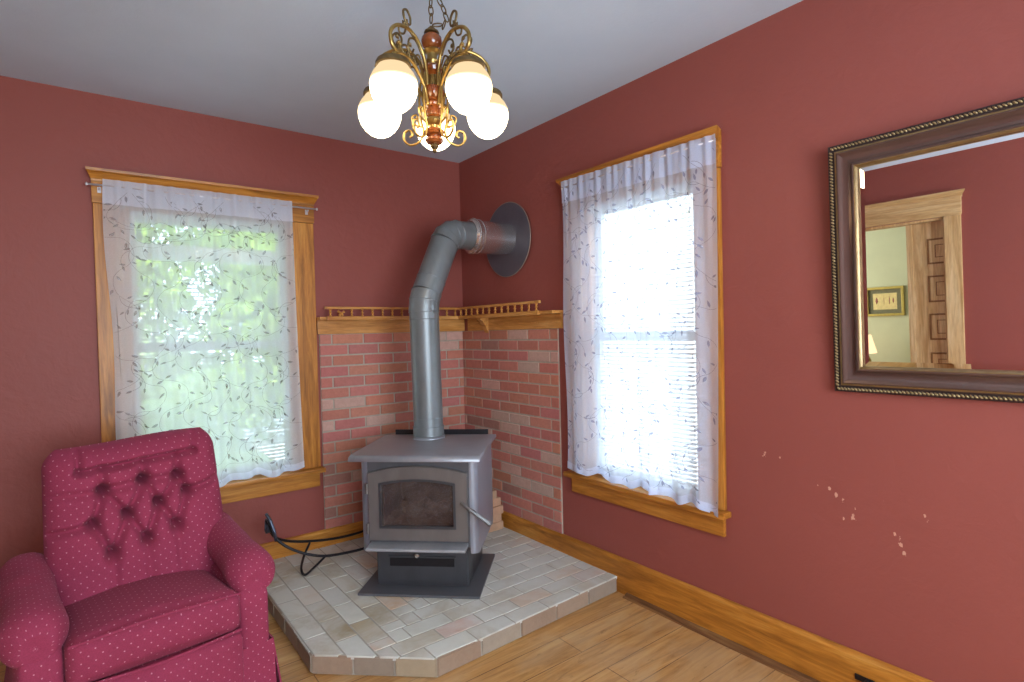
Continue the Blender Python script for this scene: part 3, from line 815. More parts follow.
# body front plate around the door (ring)
def ring_plate(outer, inner, y0, y1, bm):
    n = len(outer)
    V = [[bm.verts.new((x, y, z)) for x, z in L] for L, y in ((outer, y0), (inner, y0), (outer, y1), (inner, y1))]
    for k in range(n):
        l = (k+1) % n
        bm.faces.new((V[0][k], V[0][l], V[1][l], V[1][k])); bm.faces.new((V[2][k], V[2][l], V[3][l], V[3][k]))
        bm.faces.new((V[0][k], V[0][l], V[2][l], V[2][k])); bm.faces.new((V[1][k], V[1][l], V[3][l], V[3][k]))
def arch(x0, x1, z0, z1, rise, n=16):
    p = [(x0, z0), (x1, z0)]
    for k in range(n+1):
        s = k/n; x = x1+(x0-x1)*s; p.append((x, z1+rise*(1-(2*s-1)**2)))
    return p
bm = bmesh.new(); ring_plate([(-BW+.02, BZ0), (BW-.02, BZ0)]+[(BW-.02+(-2*BW+.04)*k/16, BZ1) for k in range(17)], arch(-.205, .205, BZ0+.075, BZ1-.115, .035), BF+.002, BF+.012, bm)
sv('front_plate', bm, MAT['stove_body'])
door = bmesh.new(); ring_plate(arch(-.248, .248, BZ0+.035, BZ1-.062, .034), arch(-.183, .183, BZ0+.105, BZ1-.118, .020), BF-.024, BF-.001, door)
bmesh.ops.recalc_face_normals(door, faces=door.faces)
bmesh.ops.bevel(door, geom=[e for e in door.edges if all(v.co.y < BF-.02 for v in e.verts) and e.calc_face_angle(0) > .8], offset=.004, segments=2, affect='EDGES')
dobj = sv('door', door, MAT['stove_door'])
bm = bmesh.new(); ring_plate(arch(-.192, .192, BZ0+.096, BZ1-.110, .020), arch(-.180, .180, BZ0+.108, BZ1-.121, .020), BF-.028, BF-.024, bm); sv('glass_bezel', bm, MAT['stove_dark'], dobj)
bm = bmesh.new(); pl = arch(-.186, .186, BZ0+.102, BZ1-.116, .020); A = [bm.verts.new((x, BF-.012, z)) for x, z in pl]; B = [bm.verts.new((x, BF-.008, z)) for x, z in pl]
bm.faces.new(A); bm.faces.new(B)
for k in range(len(pl)): bm.faces.new((A[k], A[(k+1) % len(pl)], B[(k+1) % len(pl)], B[k]))
sv('door_glass', bm, MAT['soot_glass'], dobj)
for z in (BZ0+.09, BZ1-.14):
    bm = bmesh.new(); lathe(bm, [(.008, -.025), (.008, .025)], 10, Matrix.Translation((-.255, BF-.016, z))); box(bm, (-.262, BF-.02, z-.02), (-.235, BF-.004, z+.02), .002); sv('hinge', bm, MAT['stove_door'], dobj, True)
# spring handle, pointing to the right and toward the room
bm = bmesh.new(); h0 = Vector((.222, BF-.03, BZ0+.225)); h1 = Vector((.375, BF-.10, BZ0+.150)); hm = h0.lerp(h1, .3)
tube(bm, [h0+Vector((0, .02, 0)), h0, h0.lerp(h1, .35)], .006, 8); hd = sv('door_handle', bm, MAT['steel'], dobj, True)
bm = bmesh.new(); q = []; d = (h1-h0).normalized(); n1 = d.orthogonal().normalized(); n2 = d.cross(n1)
a0, a1 = h0.lerp(h1, .3), h1; turns = 18
for k in range(turns*8+1):
    t = k/(turns*8); q.append(a0.lerp(a1, t)+(n1*math.cos(2*PI*turns*t)+n2*math.sin(2*PI*turns*t))*(.008+.004*t))
tube(bm, q, .0026, 5); tube(bm, [a0, a1], .006, 8); sv('spring_grip', bm, MAT['steel'], hd, True)
# ash lip
bm = bmesh.new(); prof = [(BF, BZ0+.022), (BF-.075, BZ0+.014), (BF-.08, BZ0+.008), (BF-.078, BZ0+.002), (BF, BZ0+.004)]
A = [bm.verts.new((-.245 - (.0 if y == BF else 0), y, z)) for y, z in prof]; B = [bm.verts.new((.245, y, z)) for y, z in prof]
bm.faces.new(A); bm.faces.new(B)
for k in range(5): bm.faces.new((A[k], A[(k+1) % 5], B[(k+1) % 5], B[k]))
sv('ash_lip', bm, MAT['lip'])
# top plate: trapezoid-ish slab with down-turned front lip
bm = bmesh.new()
prof = [(.240, .690), (-.285, .690), (-.312, .682), (-.318, .668), (-.318, .660), (-.305, .660), (-.290, .672), (.240, .672)]
extrude_profile(bm, prof, -.325, .325, lambda p, q, s: (s, p, q)); 
bmesh.ops.bevel(bm, geom=[e for e in bm.edges if abs(e.verts[0].co.x-e.verts[1].co.x) < .001], offset=.003, segments=1, affect='EDGES')
sv('top_plate', bm, MAT['stove_top'], smooth=True, angle=50)
bm = bmesh.new(); box(bm, (-.27, -.22, .655), (.27, .22, .672)); sv('top_spacer', bm, MAT['stove_dark'])
bm = bmesh.new(); box(bm, (-.275, .262, .30), (.275, .268, .715), .001); box(bm, (-.2, .225, .45), (-.18, .262, .47)); box(bm, (.18, .225, .45), (.2, .262, .47)); sv('rear_heat_shield', bm, MAT['black'])
bm = bmesh.new(); lathe(bm, [(.093, .690), (.093, .697), (.088, .700), (.0885, .703)], 32, Matrix.Translation((-.045, .15, 0))); sv('flue_collar', bm, MAT['stove_top'], smooth=True)

# ------------------------------------------------------------------ stovepipe
PV = SO + Matrix.Rotation(SROT, 3, 'Z') @ Vector((-.045*SK, .15*SK, 0))
zt = SO.z+.704*SK+.001
pipe = thing('stovepipe', 'grey elbowed stovepipe rising from the stove into the right wall', 'stovepipe', (PV.x, PV.y, zt))
R = .083
K1 = Vector((PV.x-.01, PV.y, 1.56)); K2 = Vector((-.470, -.592, 1.958)); E2 = Vector((-.30, -.58, 1.962))
def elbow_pts(a, k, c, r, n):
    d1 = (a-k).normalized(); d2 = (c-k).normalized(); p0 = k+d1*r; p1 = k+d2*r
    return [((1-t)**2)*p0+2*t*(1-t)*k+t*t*p1 for t in [i/n for i in range(n+1)]]
e1 = elbow_pts(Vector((PV.x, PV.y, zt)), K1, K2, .05, 2); e2 = elbow_pts(K1, K2, E2, .065, 3)
def seam(bm, p, d, r, rr=.0022):
    d = Vector(d).normalized(); n1 = d.orthogonal().normalized(); n2 = d.cross(n1)
    tube(bm, [Vector(p)+(n1*math.cos(2*PI*k/32)+n2*math.sin(2*PI*k/32))*r for k in range(32)], rr, 6, closed=True)
def sec(name, pts, r, mat=MAT['pipe'], seams=(), n=36):
    bm = bmesh.new(); tube(bm, pts, r, n)
    for p, d in seams: seam(bm, p, d, r+.0005)
    return obj(name, bm, mat, pipe, smooth=True, world=True, angle=18)
V0 = Vector((PV.x, PV.y, zt)); up_ = Vector((0, 0, 1))
sec('base_collar', [V0, V0+up_*.05], R+.004, seams=[(V0+up_*.05, up_)])
sec('vertical_pipe', [V0+up_*.05, e1[0]], R, seams=[(V0+up_*.10, up_), (e1[0]-up_*.055, up_)])
sec('lower_elbow', [e1[0]-up_*.02]+e1, R+.0025, seams=[(e1[0]-up_*.015, up_), (e1[1], e1[2]-e1[0]), (e1[2], e1[2]-e1[1])])
sec('diagonal_pipe', [e1[2], e2[0]], R, seams=[(e1[2].lerp(e2[0], .25), e2[0]-e1[2])])
sec('upper_elbow', e2, R+.0025, seams=[(p, e2[min(i+1, 3)]-e2[max(i-1, 0)]) for i, p in enumerate(e2)])
sec('horizontal_pipe', [e2[3], E2], R, seams=[(E2-Vector((.02, 0, 0)), (1, 0, 0))])
X = Vector((1, 0, 0)); E2s = Vector((E2.x, E2.y, E2.z))
bm = bmesh.new(); tube(bm, [E2s-X*.012, E2s, E2s+X*.012, Vector((-.235, E2.y, E2.z)), Vector((-.023, E2.y, E2.z))], [.092, .104, .106, .100, .100], 40)
seam(bm, E2s+X*.01, X, .106, .004); seam(bm, E2s+X*.045, X, .102, .005)
obj('insulated_section', bm, MAT['chrome'], pipe, smooth=True, world=True, angle=25)
bm = bmesh.new(); lathe(bm, [(.098, 0), (.235, 0), (.235, .005), (.098, .005)], 72, Matrix.Translation((-.007, -.575, 1.962)) @ Matrix.Rotation(PI/2, 4, 'Y') @ Matrix.Translation((0, 0, -.012)))
obj('wall_disc', bm, MAT['disc'], pipe, smooth=True, world=True)
bm = bmesh.new(); tube(bm, [(-.0165, -.575+.2365*math.cos(2*PI*k/72), 1.962+.2365*math.sin(2*PI*k/72)) for k in range(72)], .003, 6, closed=True)
obj('disc_rim', bm, MAT['disc_rim'], pipe, smooth=True, world=True)

# ------------------------------------------------------------------ wrought iron log cradle
cr = thing('log_cradle', 'black wrought iron log cradle with curved rods between recliner and stove', 'firewood rack', (-1.05, -.27, .0825))
def crod(y0, y1, zl):
    pts = [(-1.455, y0, .40), (-1.415, y0+(y1-y0)*.2, .30), (-1.33, y0+(y1-y0)*.65, .225+zl*.5), (-1.2, y1, .168+zl), (-1.05, y1, .148+zl), (-.90, y1, .150+zl), (-.77, y1+.01, .185+zl*.8), (-.68, y0+.03, .25), (-.62, y0+.04, .34)]
    return catmull(pts, 8)
bm = bmesh.new(); tube(bm, crod(-.28, -.345, 0), .0075, 10); obj('front_rod', bm, MAT['black'], cr, smooth=True, world=True)
bm = bmesh.new(); tube(bm, crod(-.245, -.19, .04), .0075, 10); obj('back_rod', bm, MAT['black'], cr, smooth=True, world=True)
for sx, s in ((-1.447, 1), (-.62, -1)):
    bm = bmesh.new(); q = []
    for k in range(22):
        a = k/21*PI*2.2; rr = .016+.014*k/21*1.5; q.append((sx+s*.004*math.sin(a), -.255+rr*math.cos(a)*.8, (.375 if s > 0 else .31)+rr*math.sin(a)*1.3))
    # flat bar scroll
    for off in (-.009, -.003, .003, .009): tube(bm, [(x+off*.9, y, z) for x, y, z in q], .005, 8)
    tube(bm, [(sx-.005*s, -.24, .43 if s > 0 else .36), (sx+.0*s, -.30, .41 if s > 0 else .34), (sx+.015*s, -.31, .35 if s > 0 else .30), (sx+.03*s, -.28, .29 if s > 0 else .27)], .009, 8)
    obj('scroll_end', bm, MAT['iron_grey'], cr, smooth=True, world=True)
bm = bmesh.new(); tube(bm, catmull([(-1.21, -.19, .200), (-1.265, -.25, .15), (-1.315, -.37, .135), (-1.305, -.405, .112), (-1.24, -.38, .135), (-1.17, -.345, .163)], 6), .0065, 8)
obj('foot', bm, MAT['black'], cr, smooth=True, world=True)
bm = bmesh.new(); tube(bm, catmull([(-.86, -.19, .190), (-.81, -.20, .15), (-.77, -.25, .115), (-.76, -.30, .112), (-.79, -.325, .13), (-.84, -.345, .155)], 6), .0065, 8)
obj('foot', bm, MAT['black'], cr, smooth=True, world=True)

for o_ in cr.children: o_.location.z -= .0
cr.location = (-1.035, -.25, .0625+.0)

# ------------------------------------------------------------------ recliner
CH = Vector((-2.058, -.95, 0)); chair = thing('recliner', 'burgundy dotted recliner armchair with button-tufted back and rolled arms', 'armchair', CH, math.radians(6))
def uvbox(o):
    me = o.data; uv = me.uv_layers.new(name='UVMap')
    for p in me.polygons:
        n = p.normal; ax = max(range(3), key=lambda i: abs(n[i]))
        for li in p.loop_indices:
            c = me.vertices[me.loops[li].vertex_index].co
            uv.data[li].uv = {0: (c.y, c.z), 1: (c.x, c.z), 2: (c.x, c.y)}[ax]
def soft(name, fn, nu, nv, mat=MAT['fabric'], par=chair, uvf=None, closed_u=False, caps=True):
    """grid surface fn(i/nu, j/nv) -> Vector; closed around u"""
    bm = bmesh.new(); uvl = bm.loops.layers.uv.new('UVMap')
    mu = nu if closed_u else nu+1
    g = [[bm.verts.new(fn(i/nu, j/nv)) for i in range(mu)] for j in range(nv+1)]
    for j_ in range(nv):
        for i in range(nu):
            i2 = (i+1) % mu if closed_u else i+1
            f = bm.faces.new((g[j_][i], g[j_][i2], g[j_+1][i2], g[j_+1][i]))
            for l, (a, b) in zip(f.loops, ((i, j_), (i+1, j_), (i+1, j_+1), (i, j_+1))): l[uvl].uv = uvf(a/nu, b/nv) if uvf else (a/nu, b/nv)
    if closed_u and caps:
        bm.faces.new(g[0]); bm.faces.new(g[-1][::-1])
    bmesh.ops.remove_doubles(bm, verts=bm.verts, dist=1e-5)
    return obj(name, bm, mat, par, smooth=True, angle=0)
def roundbox(name, a, b, r, puff=(0, 0, 0), mat=MAT['fabric'], par=chair, dent=None, cuts=10):
    """soft cushion: subdivided box with rounded corners and puffed faces"""
    bm = bmesh.new(); bmesh.ops.create_cube(bm, size=2.0); bmesh.ops.subdivide_edges(bm, edges=bm.edges[:], cuts=cuts, use_grid_fill=True)
    a, b = Vector(a), Vector(b); c = (a+b)/2; h = (b-a)/2
    for v in bm.verts:
        u = v.co.copy(); p = Vector([u[i]*h[i] for i in range(3)])
        inner = Vector([max(-(h[i]-r), min(h[i]-r, p[i])) for i in range(3)]); d = p-inner
        if d.length > 1e-6: p = inner+d.normalized()*min(d.length, r) if d.length > r else inner+d
        for i in range(3):
            o1, o2 = [k for k in range(3) if k != i]
            w_ = (1-u[o1]**2)*(1-u[o2]**2); p[i] += puff[i]*w_*(u[i])
        if dent: p += dent(u, c+p)
        v.co = c+p
    o = obj(name, bm, mat, par, smooth=True, angle=0); uvbox(o); return o
# back: tufted pillow
btn = [(-.40, .80, 0), (.03, .815, 0), (.42, .81, 0), (-.52, .685, 1), (-.17, .70, 1), (.17, .72, 1), (.50, .745, 1), (-.36, .575, 2), (0.0, .60, 2), (.34, .625, 2)]
ZB0, ZB1, HB = .36, .972, .312
def halfw(z):
    t = (z-ZB0)/(ZB1-ZB0); w_ = HB*(.99-.045*t)
    if t > .88: w_ *= math.sqrt(max(0, 1-((t-.88)/.22)**2*.9))
    return w_
def seg_d(p, a, b):
    ax, az = a; bx_, bz = b; dx, dz = bx_-ax, bz-az; L2 = dx*dx+dz*dz; t = max(0, min(1, ((p[0]-ax)*dx+(p[1]-az)*dz)/L2)); return math.hypot(p[0]-ax-t*dx, p[1]-az-t*dz)
BP = [(u*HB, z, r_) for u, z, r_ in btn]
creases = []
for i, a in enumerate(BP):
    for b in BP[i+1:]:
        if abs(a[2]-b[2]) == 1 and math.hypot(a[0]-b[0], a[1]-b[1]) < .155: creases.append((a[:2], b[:2], .011, .010))
for p in BP[:3]: creases.append((p[:2], (p[0], .885), .010, .012))
for p in BP[7:]: creases.append((p[:2], (p[0]+.004, .42), .005, .012))
creases += [((BP[3][0], BP[3][1]), (-.32, .668), .010, .010), ((BP[6][0], BP[6][1]), (.32, .775), .010, .010), ((BP[0][0], BP[0][1]), (-.32, .80), .006, .012), ((-.195, .882), (.20, .895), .016, .009), ((-.195, .882), (-.19, .975), .010, .009), ((.20, .895), (.205, .955), .006, .009),
            ((BP[0][0], BP[0][1]), (BP[1][0], BP[1][1]), .008, .012), ((BP[1][0], BP[1][1]), (BP[2][0], BP[2][1]), .008, .012)]
LEAN = .30
def backpt(x, z, d):   # d outward to the front
    y = .135+(z-.42)*LEAN-d
    return Vector((x, y, z))
def back_front(a, b):
    # a: 0..1 across, b: 0..1 up
    u = 2*a-1; z = ZB0+(ZB1-ZB0)*b; w_ = halfw(z); x = u*w_+.040
    t = (z-ZB0)/(ZB1-ZB0)
    th = .105*math.sqrt(max(0, 1-abs(u)**4))*math.sqrt(max(0, 1-max(0, (t-.80)/.20)**2.6)) if t < 1 else 0
    th += .022*math.exp(-((z-.56)/.12)**2)*(1-u*u)
    d = th; x -= .040
    k = min(1, th/.05)
    for p in BP: d -= .040*k*math.exp(-((math.hypot(x-p[0], z-p[1]))/.026)**2)
    for a_, b_, dep, sg in creases:
        q = seg_d((x, z), a_, b_)
        if q < .07: d -= 2.5*dep*k*math.exp(-(q/(1.35*sg))**2)
    d += .004*k*noise.noise(Vector((x*9, z*9, 1)))
    zz = z + (.010*math.sin((u+.1)*2.0) if t > .7 else 0)*((t-.7)/.3 if t > .7 else 0)
    return backpt(x+.040, zz, d)
back = soft('backrest', back_front, 130, 150, uvf=lambda a, b: ((2*a-1)*HB, b*(ZB1-ZB0)))
def back_rear(a, b):
    u = 2*a-1; z = ZB0+(ZB1-ZB0)*b; w_ = halfw(z); t = (z-ZB0)/(ZB1-ZB0)
    th = .07*math.sqrt(max(0, 1-abs(u)**4))*math.sqrt(max(0, 1-max(0, (t-.80)/.20)**2.6)) if t < 1 else 0
    zz = z + (.010*math.sin((u+.1)*2.0) if t > .7 else 0)*((t-.7)/.3 if t > .7 else 0)
    return backpt(u*w_+.040, zz, -th)
soft('backrest_rear', back_rear, 40, 50, uvf=lambda a, b: ((2*a-1)*HB, b*(ZB1-ZB0)))
for (x, z, r_) in BP:
    t = bmesh.new(); q = back_front((x/halfw(z)+1)/2, (z-ZB0)/(ZB1-ZB0))
    lathe(t, [(0, .007), (.006, .006), (.010, .002), (.010, -.003)], 12, Matrix.Translation(q+Vector((0, -.003, 0))) @ Matrix.Rotation(PI/2+.25, 4, 'X')); obj('button', t, MAT['fabric_plain'], back, smooth=True)
# seat cushion, slightly lower at the back, crowned
def seat_dent(u, p): return Vector((0, 0, -.045*(u.y+1)/2*(1 if True else 0)))+Vector((0, 0, .012*(1-u.x**2))) if u.z > -.99 else Vector((0, 0, 0))
roundbox('seat_cushion', (-.252, -.335, .315), (.252, .20, .462), .035, (0, .02, .03), dent=seat_dent, cuts=14)
bm = bmesh.new(); tube(bm, catmull([(-.245, -.330, .452), (-.12, -.352, .468), (.0, -.357, .474), (.12, -.352, .468), (.245, -.330, .452)], 6), .005, 8); o = obj('seat_welt', bm, MAT['fabric'], chair, smooth=True); uvbox(o)
bm = bmesh.new(); tube(bm, catmull([(-.245, -.330, .322), (.0, -.352, .318), (.245, -.330, .322)], 6), .005, 8); o = obj('seat_welt', bm, MAT['fabric'], chair, smooth=True); uvbox(o)
roundbox('footrest_panel', (-.252, -.335, .085), (.252, -.275, .310), .02, (0, .015, 0), cuts=8, dent=lambda u, p: Vector((0, .012*math.exp(-((p.z-.225)/.008)**2), 0)) if u.y < 0 else Vector((0, 0, 0)))
roundbox('base_frame', (-.26, -.27, .04), (.26, .26, .31), .02, cuts=4)
# arms: rolled pillow on an upright panel
for sgn in (-1, 1):
    cx = sgn*.305; out = sgn
    roundbox('arm_panel', (cx-.062, -.30, .05), (cx+.058, .26, .45), .03, (.006, .012, 0), cuts=8)
    def arm(a, b, cx=cx, out=out):
        ang = 2*PI*a; y = -.318+.60*b
        front = min(1, b/.16); rr = math.sqrt(max(0.0, 1-max(0, 1-front)**2.3)); rr = max(rr, .02)
        backt = min(1, (1-b)/.12); rr *= max(.02, math.sqrt(max(0, 1-max(0, 1-backt)**2.5)))
        rx, rz = .076*rr, .073*rr
        if b < .45: rx += .012*math.exp(-((b-.16)/.14)**2)*rr; rz += .010*math.exp(-((b-.16)/.14)**2)*rr
        x = math.cos(ang)*rx; z = math.sin(ang)*rz
        wr = .004*noise.noise(Vector((x*16+cx*7, y*14, z*16)))
        # front crease folds
        if b < .2: wr -= .010*(1-b/.2)*max(0, math.cos(ang*2+1.0*out+1.2))**3
        k = 1+wr/max(.02, math.hypot(x, z))*(rr > .15)
        sag = -.012*max(0, (.25-b)/.25); y += .035*math.exp(-(rr/.45)**2)*(b < .3)
        return Vector((cx+.012*out+x*k, y, (.495)+z*k+sag+.07*(b-.3)))
    soft('arm_roll', arm, 40, 56, closed_u=True, uvf=lambda a, b: (a*.6, b*.68))
    # skirt panels
    bm = bmesh.new(); 
    def skirt(ax, ay, bx_, by, flare, z0=.02, z1=.235):
        a, b = Vector((ax, ay, 0)), Vector((bx_, by, 0)); d = (b-a); nrm = Vector((d.y, -d.x, 0)).normalized()*flare
        A = [a+Vector((0, 0, z1)), b+Vector((0, 0, z1)), b+nrm+Vector((0, 0, z0)), a+nrm+Vector((0, 0, z0))]; c = nrm.normalized()*(-.006 if flare > 0 else .006)
        V = [bm.verts.new(p) for p in A]+[bm.verts.new(p+c) for p in A]
        for q in ((0, 1, 2, 3), (4, 5, 6, 7), (0, 1, 5, 4), (1, 2, 6, 5), (2, 3, 7, 6), (3, 0, 4, 7)): bm.faces.new([V[k] for k in q])
    x0, x1 = cx-.060, cx+.060
    skirt(x0, -.31, x1, -.31, .018)
    o = obj('skirt', bm, MAT['fabric'], chair); uvbox(o)
    bm = bmesh.new()
    xo = (cx+.062) if sgn > 0 else (cx-.067)
    if sgn > 0: skirt(xo, -.30, xo, .26, .03)
    else: skirt(xo, .26, xo, -.30, .03)
    o = obj('skirt', bm, MAT['fabric'], chair); uvbox(o)
for x in (-.22, .22):
    for y in (-.22, .2):
        bm = bmesh.new(); lathe(bm, [(.02, 0), (.024, .045)], 10, Matrix.Translation((x, y, 0))); obj('glide', bm, MAT['black'], chair)

# ------------------------------------------------------------------ chandelier
CC = Vector((-1.2385, -1.791, 2.137)); PH = 3.5294; AR = .196
ch = thing('chandelier', 'five-light brass and amber wood chandelier with frosted globes hanging from the ceiling', 'chandelier', (CC.x, CC.y, H))
def cpt(z): return z-H
def cobj(name, bm, m, par=ch, **k):
    k.setdefault('smooth', True); return obj(name, bm, m, par, **k)
zc = lambda y: 2.4065-(y-115)/1185.0      # crop pixel -> height of column features
def colpart(name, prof, m, n=28):
    bm = bmesh.new(); lathe(bm, [(r, cpt(zc(y))) for r, y in prof][::-1], n); return cobj(name, bm, m)
colpart('column_crown', [(0, 112), (.006, 113), (.008, 118), (.012, 120), (.015, 128), (.024, 133), (.026, 140), (.018, 143)], MAT['brass_dark'])
colpart('wood_ball', [(.012, 141), (.024, 146), (.033, 158), (.0355, 173), (.032, 190), (.024, 202), (.014, 206)], MAT['amber_wood'])
colpart('brass_neck', [(.016, 205), (.028, 208), (.030, 212), (.024, 216), (.018, 224), (.017, 238), (.022, 252), (.018, 262), (.018, 268)], MAT['brass'])
colpart('wood_collar', [(.016, 267), (.029, 272), (.034, 282), (.031, 295), (.020, 304), (.015, 308)], MAT['amber_wood'])
colpart('brass_stem', [(.015, 307), (.017, 318), (.021, 330), (.026, 345), (.027, 352)], MAT['brass'])
colpart('wood_vase', [(.022, 350), (.034, 358), (.038, 372), (.036, 388), (.028, 402), (.024, 410), (.030, 420), (.029, 430), (.022, 440), (.026, 452), (.024, 468), (.016, 476)], MAT['amber_wood'])
colpart('lower_brass', [(.014, 474), (.026, 480), (.030, 490), (.026, 500), (.018, 508), (.016, 520)], MAT['brass'])
colpart('lower_wood', [(.014, 518), (.030, 524), (.035, 533), (.030, 543), (.020, 547), (.018, 552), (.029, 558), (.031, 567), (.025, 577), (.013, 582)], MAT['amber_wood'])
colpart('bottom_finial', [(.012, 581), (.014, 590), (.011, 597), (.007, 602), (.008, 608), (.004, 614), (0, 617)], MAT['brass_dark'])
def spiral(cx, cz, r0, r1, a0, a1, n=16): return [(cx+(r0+(r1-r0)*k/n)*math.cos(a0+(a1-a0)*k/n), cz+(r0+(r1-r0)*k/n)*math.sin(a0+(a1-a0)*k/n)) for k in range(n+1)]
def arm_curve(bm, pts2, r, ang, per=6, n=8, tw=0):
    q = [Vector((p[0], tw, p[1])) for p in pts2]; q = catmull(q, per) if per > 1 else q
    m = Matrix.Rotation(ang, 3, 'Z'); tube(bm, [m @ v for v in q], r, n)
Z = lambda z: z-H
def make_arm(ang):
    bm = bmesh.new()
    # stout cast arm: from the column up, over and down in a hook
    arm_curve(bm, [(.030, Z(2.20)), (.034, Z(2.250)), (.050, Z(2.298)), (.080, Z(2.332)), (.122, Z(2.347)), (.172, Z(2.336)), (.202, Z(2.306)), (.202, Z(2.272)), (.182, Z(2.254)), (.162, Z(2.262)), (.162, Z(2.280)), (.172, Z(2.286))], .0062, ang)
    arm_curve(bm, [(.030, Z(2.135)), (.042, Z(2.185)), (.075, Z(2.228)), (.115, Z(2.252)), (.158, Z(2.254)), (.190, Z(2.242)), (.196, Z(2.228))], .0056, ang)
    a = cobj('arm', bm, MAT['brass'], angle=0)
    bm = bmesh.new()
    arm_curve(bm, [(.092, Z(2.330)), (.114, Z(2.345)), (.136, Z(2.370)), (.142, Z(2.394)), (.126, Z(2.404)), (.110, Z(2.388)), (.110, Z(2.366)), (.124, Z(2.362)), (.126, Z(2.374))], .0038, ang)
    arm_curve(bm, [(.055, Z(2.29)), (.085, Z(2.325)), (.115, Z(2.318)), (.122, Z(2.290)), (.105, Z(2.278)), (.096, Z(2.292))], .0034, ang)
    arm_curve(bm, [(.048, Z(2.25)), (.070, Z(2.282)), (.092, Z(2.268)), (.085, Z(2.248)), (.074, Z(2.254))], .0032, ang)
    arm_curve(bm, [(.120, Z(2.252)), (.135, Z(2.285)), (.160, Z(2.275)), (.152, Z(2.256))], .0034, ang, tw=.004)
    arm_curve(bm, [(.128, Z(2.362)), (.140, Z(2.325)), (.162, Z(2.318)), (.166, Z(2.336)), (.154, Z(2.340))], .0032, ang)
    # small cast leaves
    for (x, z) in ((.10, 2.262), (.125, 2.266), (.15, 2.262), (.115, 2.30), (.175, 2.30), (.14, 2.356)):
        t = bmesh.new(); lathe(t, [(0, -.011), (.005, -.004), (.0055, .002), (0, .011)], 6, Matrix.Rotation(ang, 4, 'Z') @ Matrix.Translation((x, 0, Z(z))) @ Matrix.Rotation(.9, 4, 'Y')); join(bm, t)
    cobj('arm_scroll', bm, MAT['brass_dark'], a, angle=0)
    bm = bmesh.new()
    arm_curve(bm, [(.040, Z(2.24)), (.050, Z(2.18)), (.046, Z(2.10)), (.038, Z(2.06)), (.052, Z(2.028)), (.085, Z(2.018)), (.108, Z(2.036)), (.106, Z(2.062)), (.086, Z(2.068)), (.078, Z(2.052)), (.088, Z(2.044))], .0040, ang)
    arm_curve(bm, [(.044, Z(2.075)), (.070, Z(2.088)), (.078, Z(2.112)), (.062, Z(2.118)), (.058, Z(2.102))], .0034, ang)
    cobj('lower_scroll', bm, MAT['brass'], a, angle=0)
for k in range(5):
    a = PH+k*2*PI/5; make_arm(a)
    x, y = AR*math.cos(a), AR*math.sin(a)
    bm = bmesh.new(); lathe(bm, [(0, .094), (.010, .093), (.012, .088), (.030, .085), (.050, .078), (.054, .070), (.054, .062), (.046, .060)][::-1], 24)
    h = cobj('globe_holder', bm, MAT['brass_dark']); h.location = (x, y, CC.z-H)
    bm = bmesh.new(); prof = [(.046, .066), (.052, .056), (.062, .044), (.071, .026), (.0735, .008), (.0715, -.012), (.064, -.034), (.051, -.053), (.035, -.067), (.018, -.075), (0, -.077)]
    lathe(bm, prof[::-1], 32)
    g = cobj('frosted_globe', bm, MAT['globe'], angle=0); g.location = (x, y, CC.z-H-.004)
# chain, links alternate; a second slack loop of chain hangs beside it
def link(bm, c, d, side, l=.034, w_=.017, r=.0022):
    d = Vector(d).normalized(); s = Vector(side); s = (s-d*s.dot(d)).normalized(); q = []
    for k in range(16):
        a = 2*PI*k/16; q.append(Vector(c)+d*math.sin(a)*l/2+s*math.cos(a)*w_/2*(1 if abs(math.cos(a)) > .3 else 1))
    tube(bm, q, r, 6, closed=True)
bm = bmesh.new(); z = cpt(2.435); k = 0
while z < -.03:
    link(bm, (0, 0, z), (0, 0, 1), (1, 0, 0) if k % 2 else (0, 1, 0)); z += .0265; k += 1
cobj('chain', bm, MAT['brass_dark'], angle=0)
bm = bmesh.new(); sp_ = catmull([(.012, .0, cpt(2.60)), (.016, -.004, cpt(2.53)), (.040, -.022, cpt(2.46)), (.042, -.024, cpt(2.43)), (.028, -.014, cpt(2.408)), (.006, -.002, cpt(2.432))], 20)
acc = 0; last = sp_[0]; k = 0
for i in range(1, len(sp_)):
    acc += (sp_[i]-sp_[i-1]).length
    if acc > .0265: acc = 0; link(bm, sp_[i], sp_[i]-last, (1, 0, 0) if k % 2 else (0, 1, 0)); last = sp_[i]; k += 1
cobj('slack_chain', bm, MAT['brass_dark'], angle=0)
bm = bmesh.new(); lathe(bm, [(.004, -.045), (.02, -.04), (.05, -.022), (.062, -.004), (.062, 0)], 28); cobj('canopy', bm, MAT['brass_dark'])

# ------------------------------------------------------------------ mirror on the right wall
TH = math.radians(2.0)
my0, my1, mz0, mz1 = -3.74, -2.547, 1.128, 2.008
mir = thing('wall_mirror', 'large rectangular mirror in a bronze frame with gold rope edge, tilted off the right wall', 'mirror', (-.004, (my0+my1)/2, mz0))
mir.rotation_euler = (0, -TH, 0)
cy, Hh, Wh = 0, mz1-mz0, (my1-my0)/2
def frame_sweep(name, prof, m, par=mir, smooth=True):
    """prof: list of (d inward from outer edge, h out of the wall); swept round the rectangle with mitres"""
    bm = bmesh.new(); rings = []
    for (sy, sz) in ((1, 0), (1, 1), (-1, 1), (-1, 0)):
        rings.append([bm.verts.new((-h, sy*(Wh-d), (d if sz == 0 else Hh-d))) for d, h in prof])
    n = len(prof)
    for k in range(4):
        A, B = rings[k], rings[(k+1) % 4]
        for i in range(n):
            bm.faces.new((A[i], A[(i+1) % n], B[(i+1) % n], B[i]))
    return obj(name, bm, m, par, smooth=smooth, angle=28)
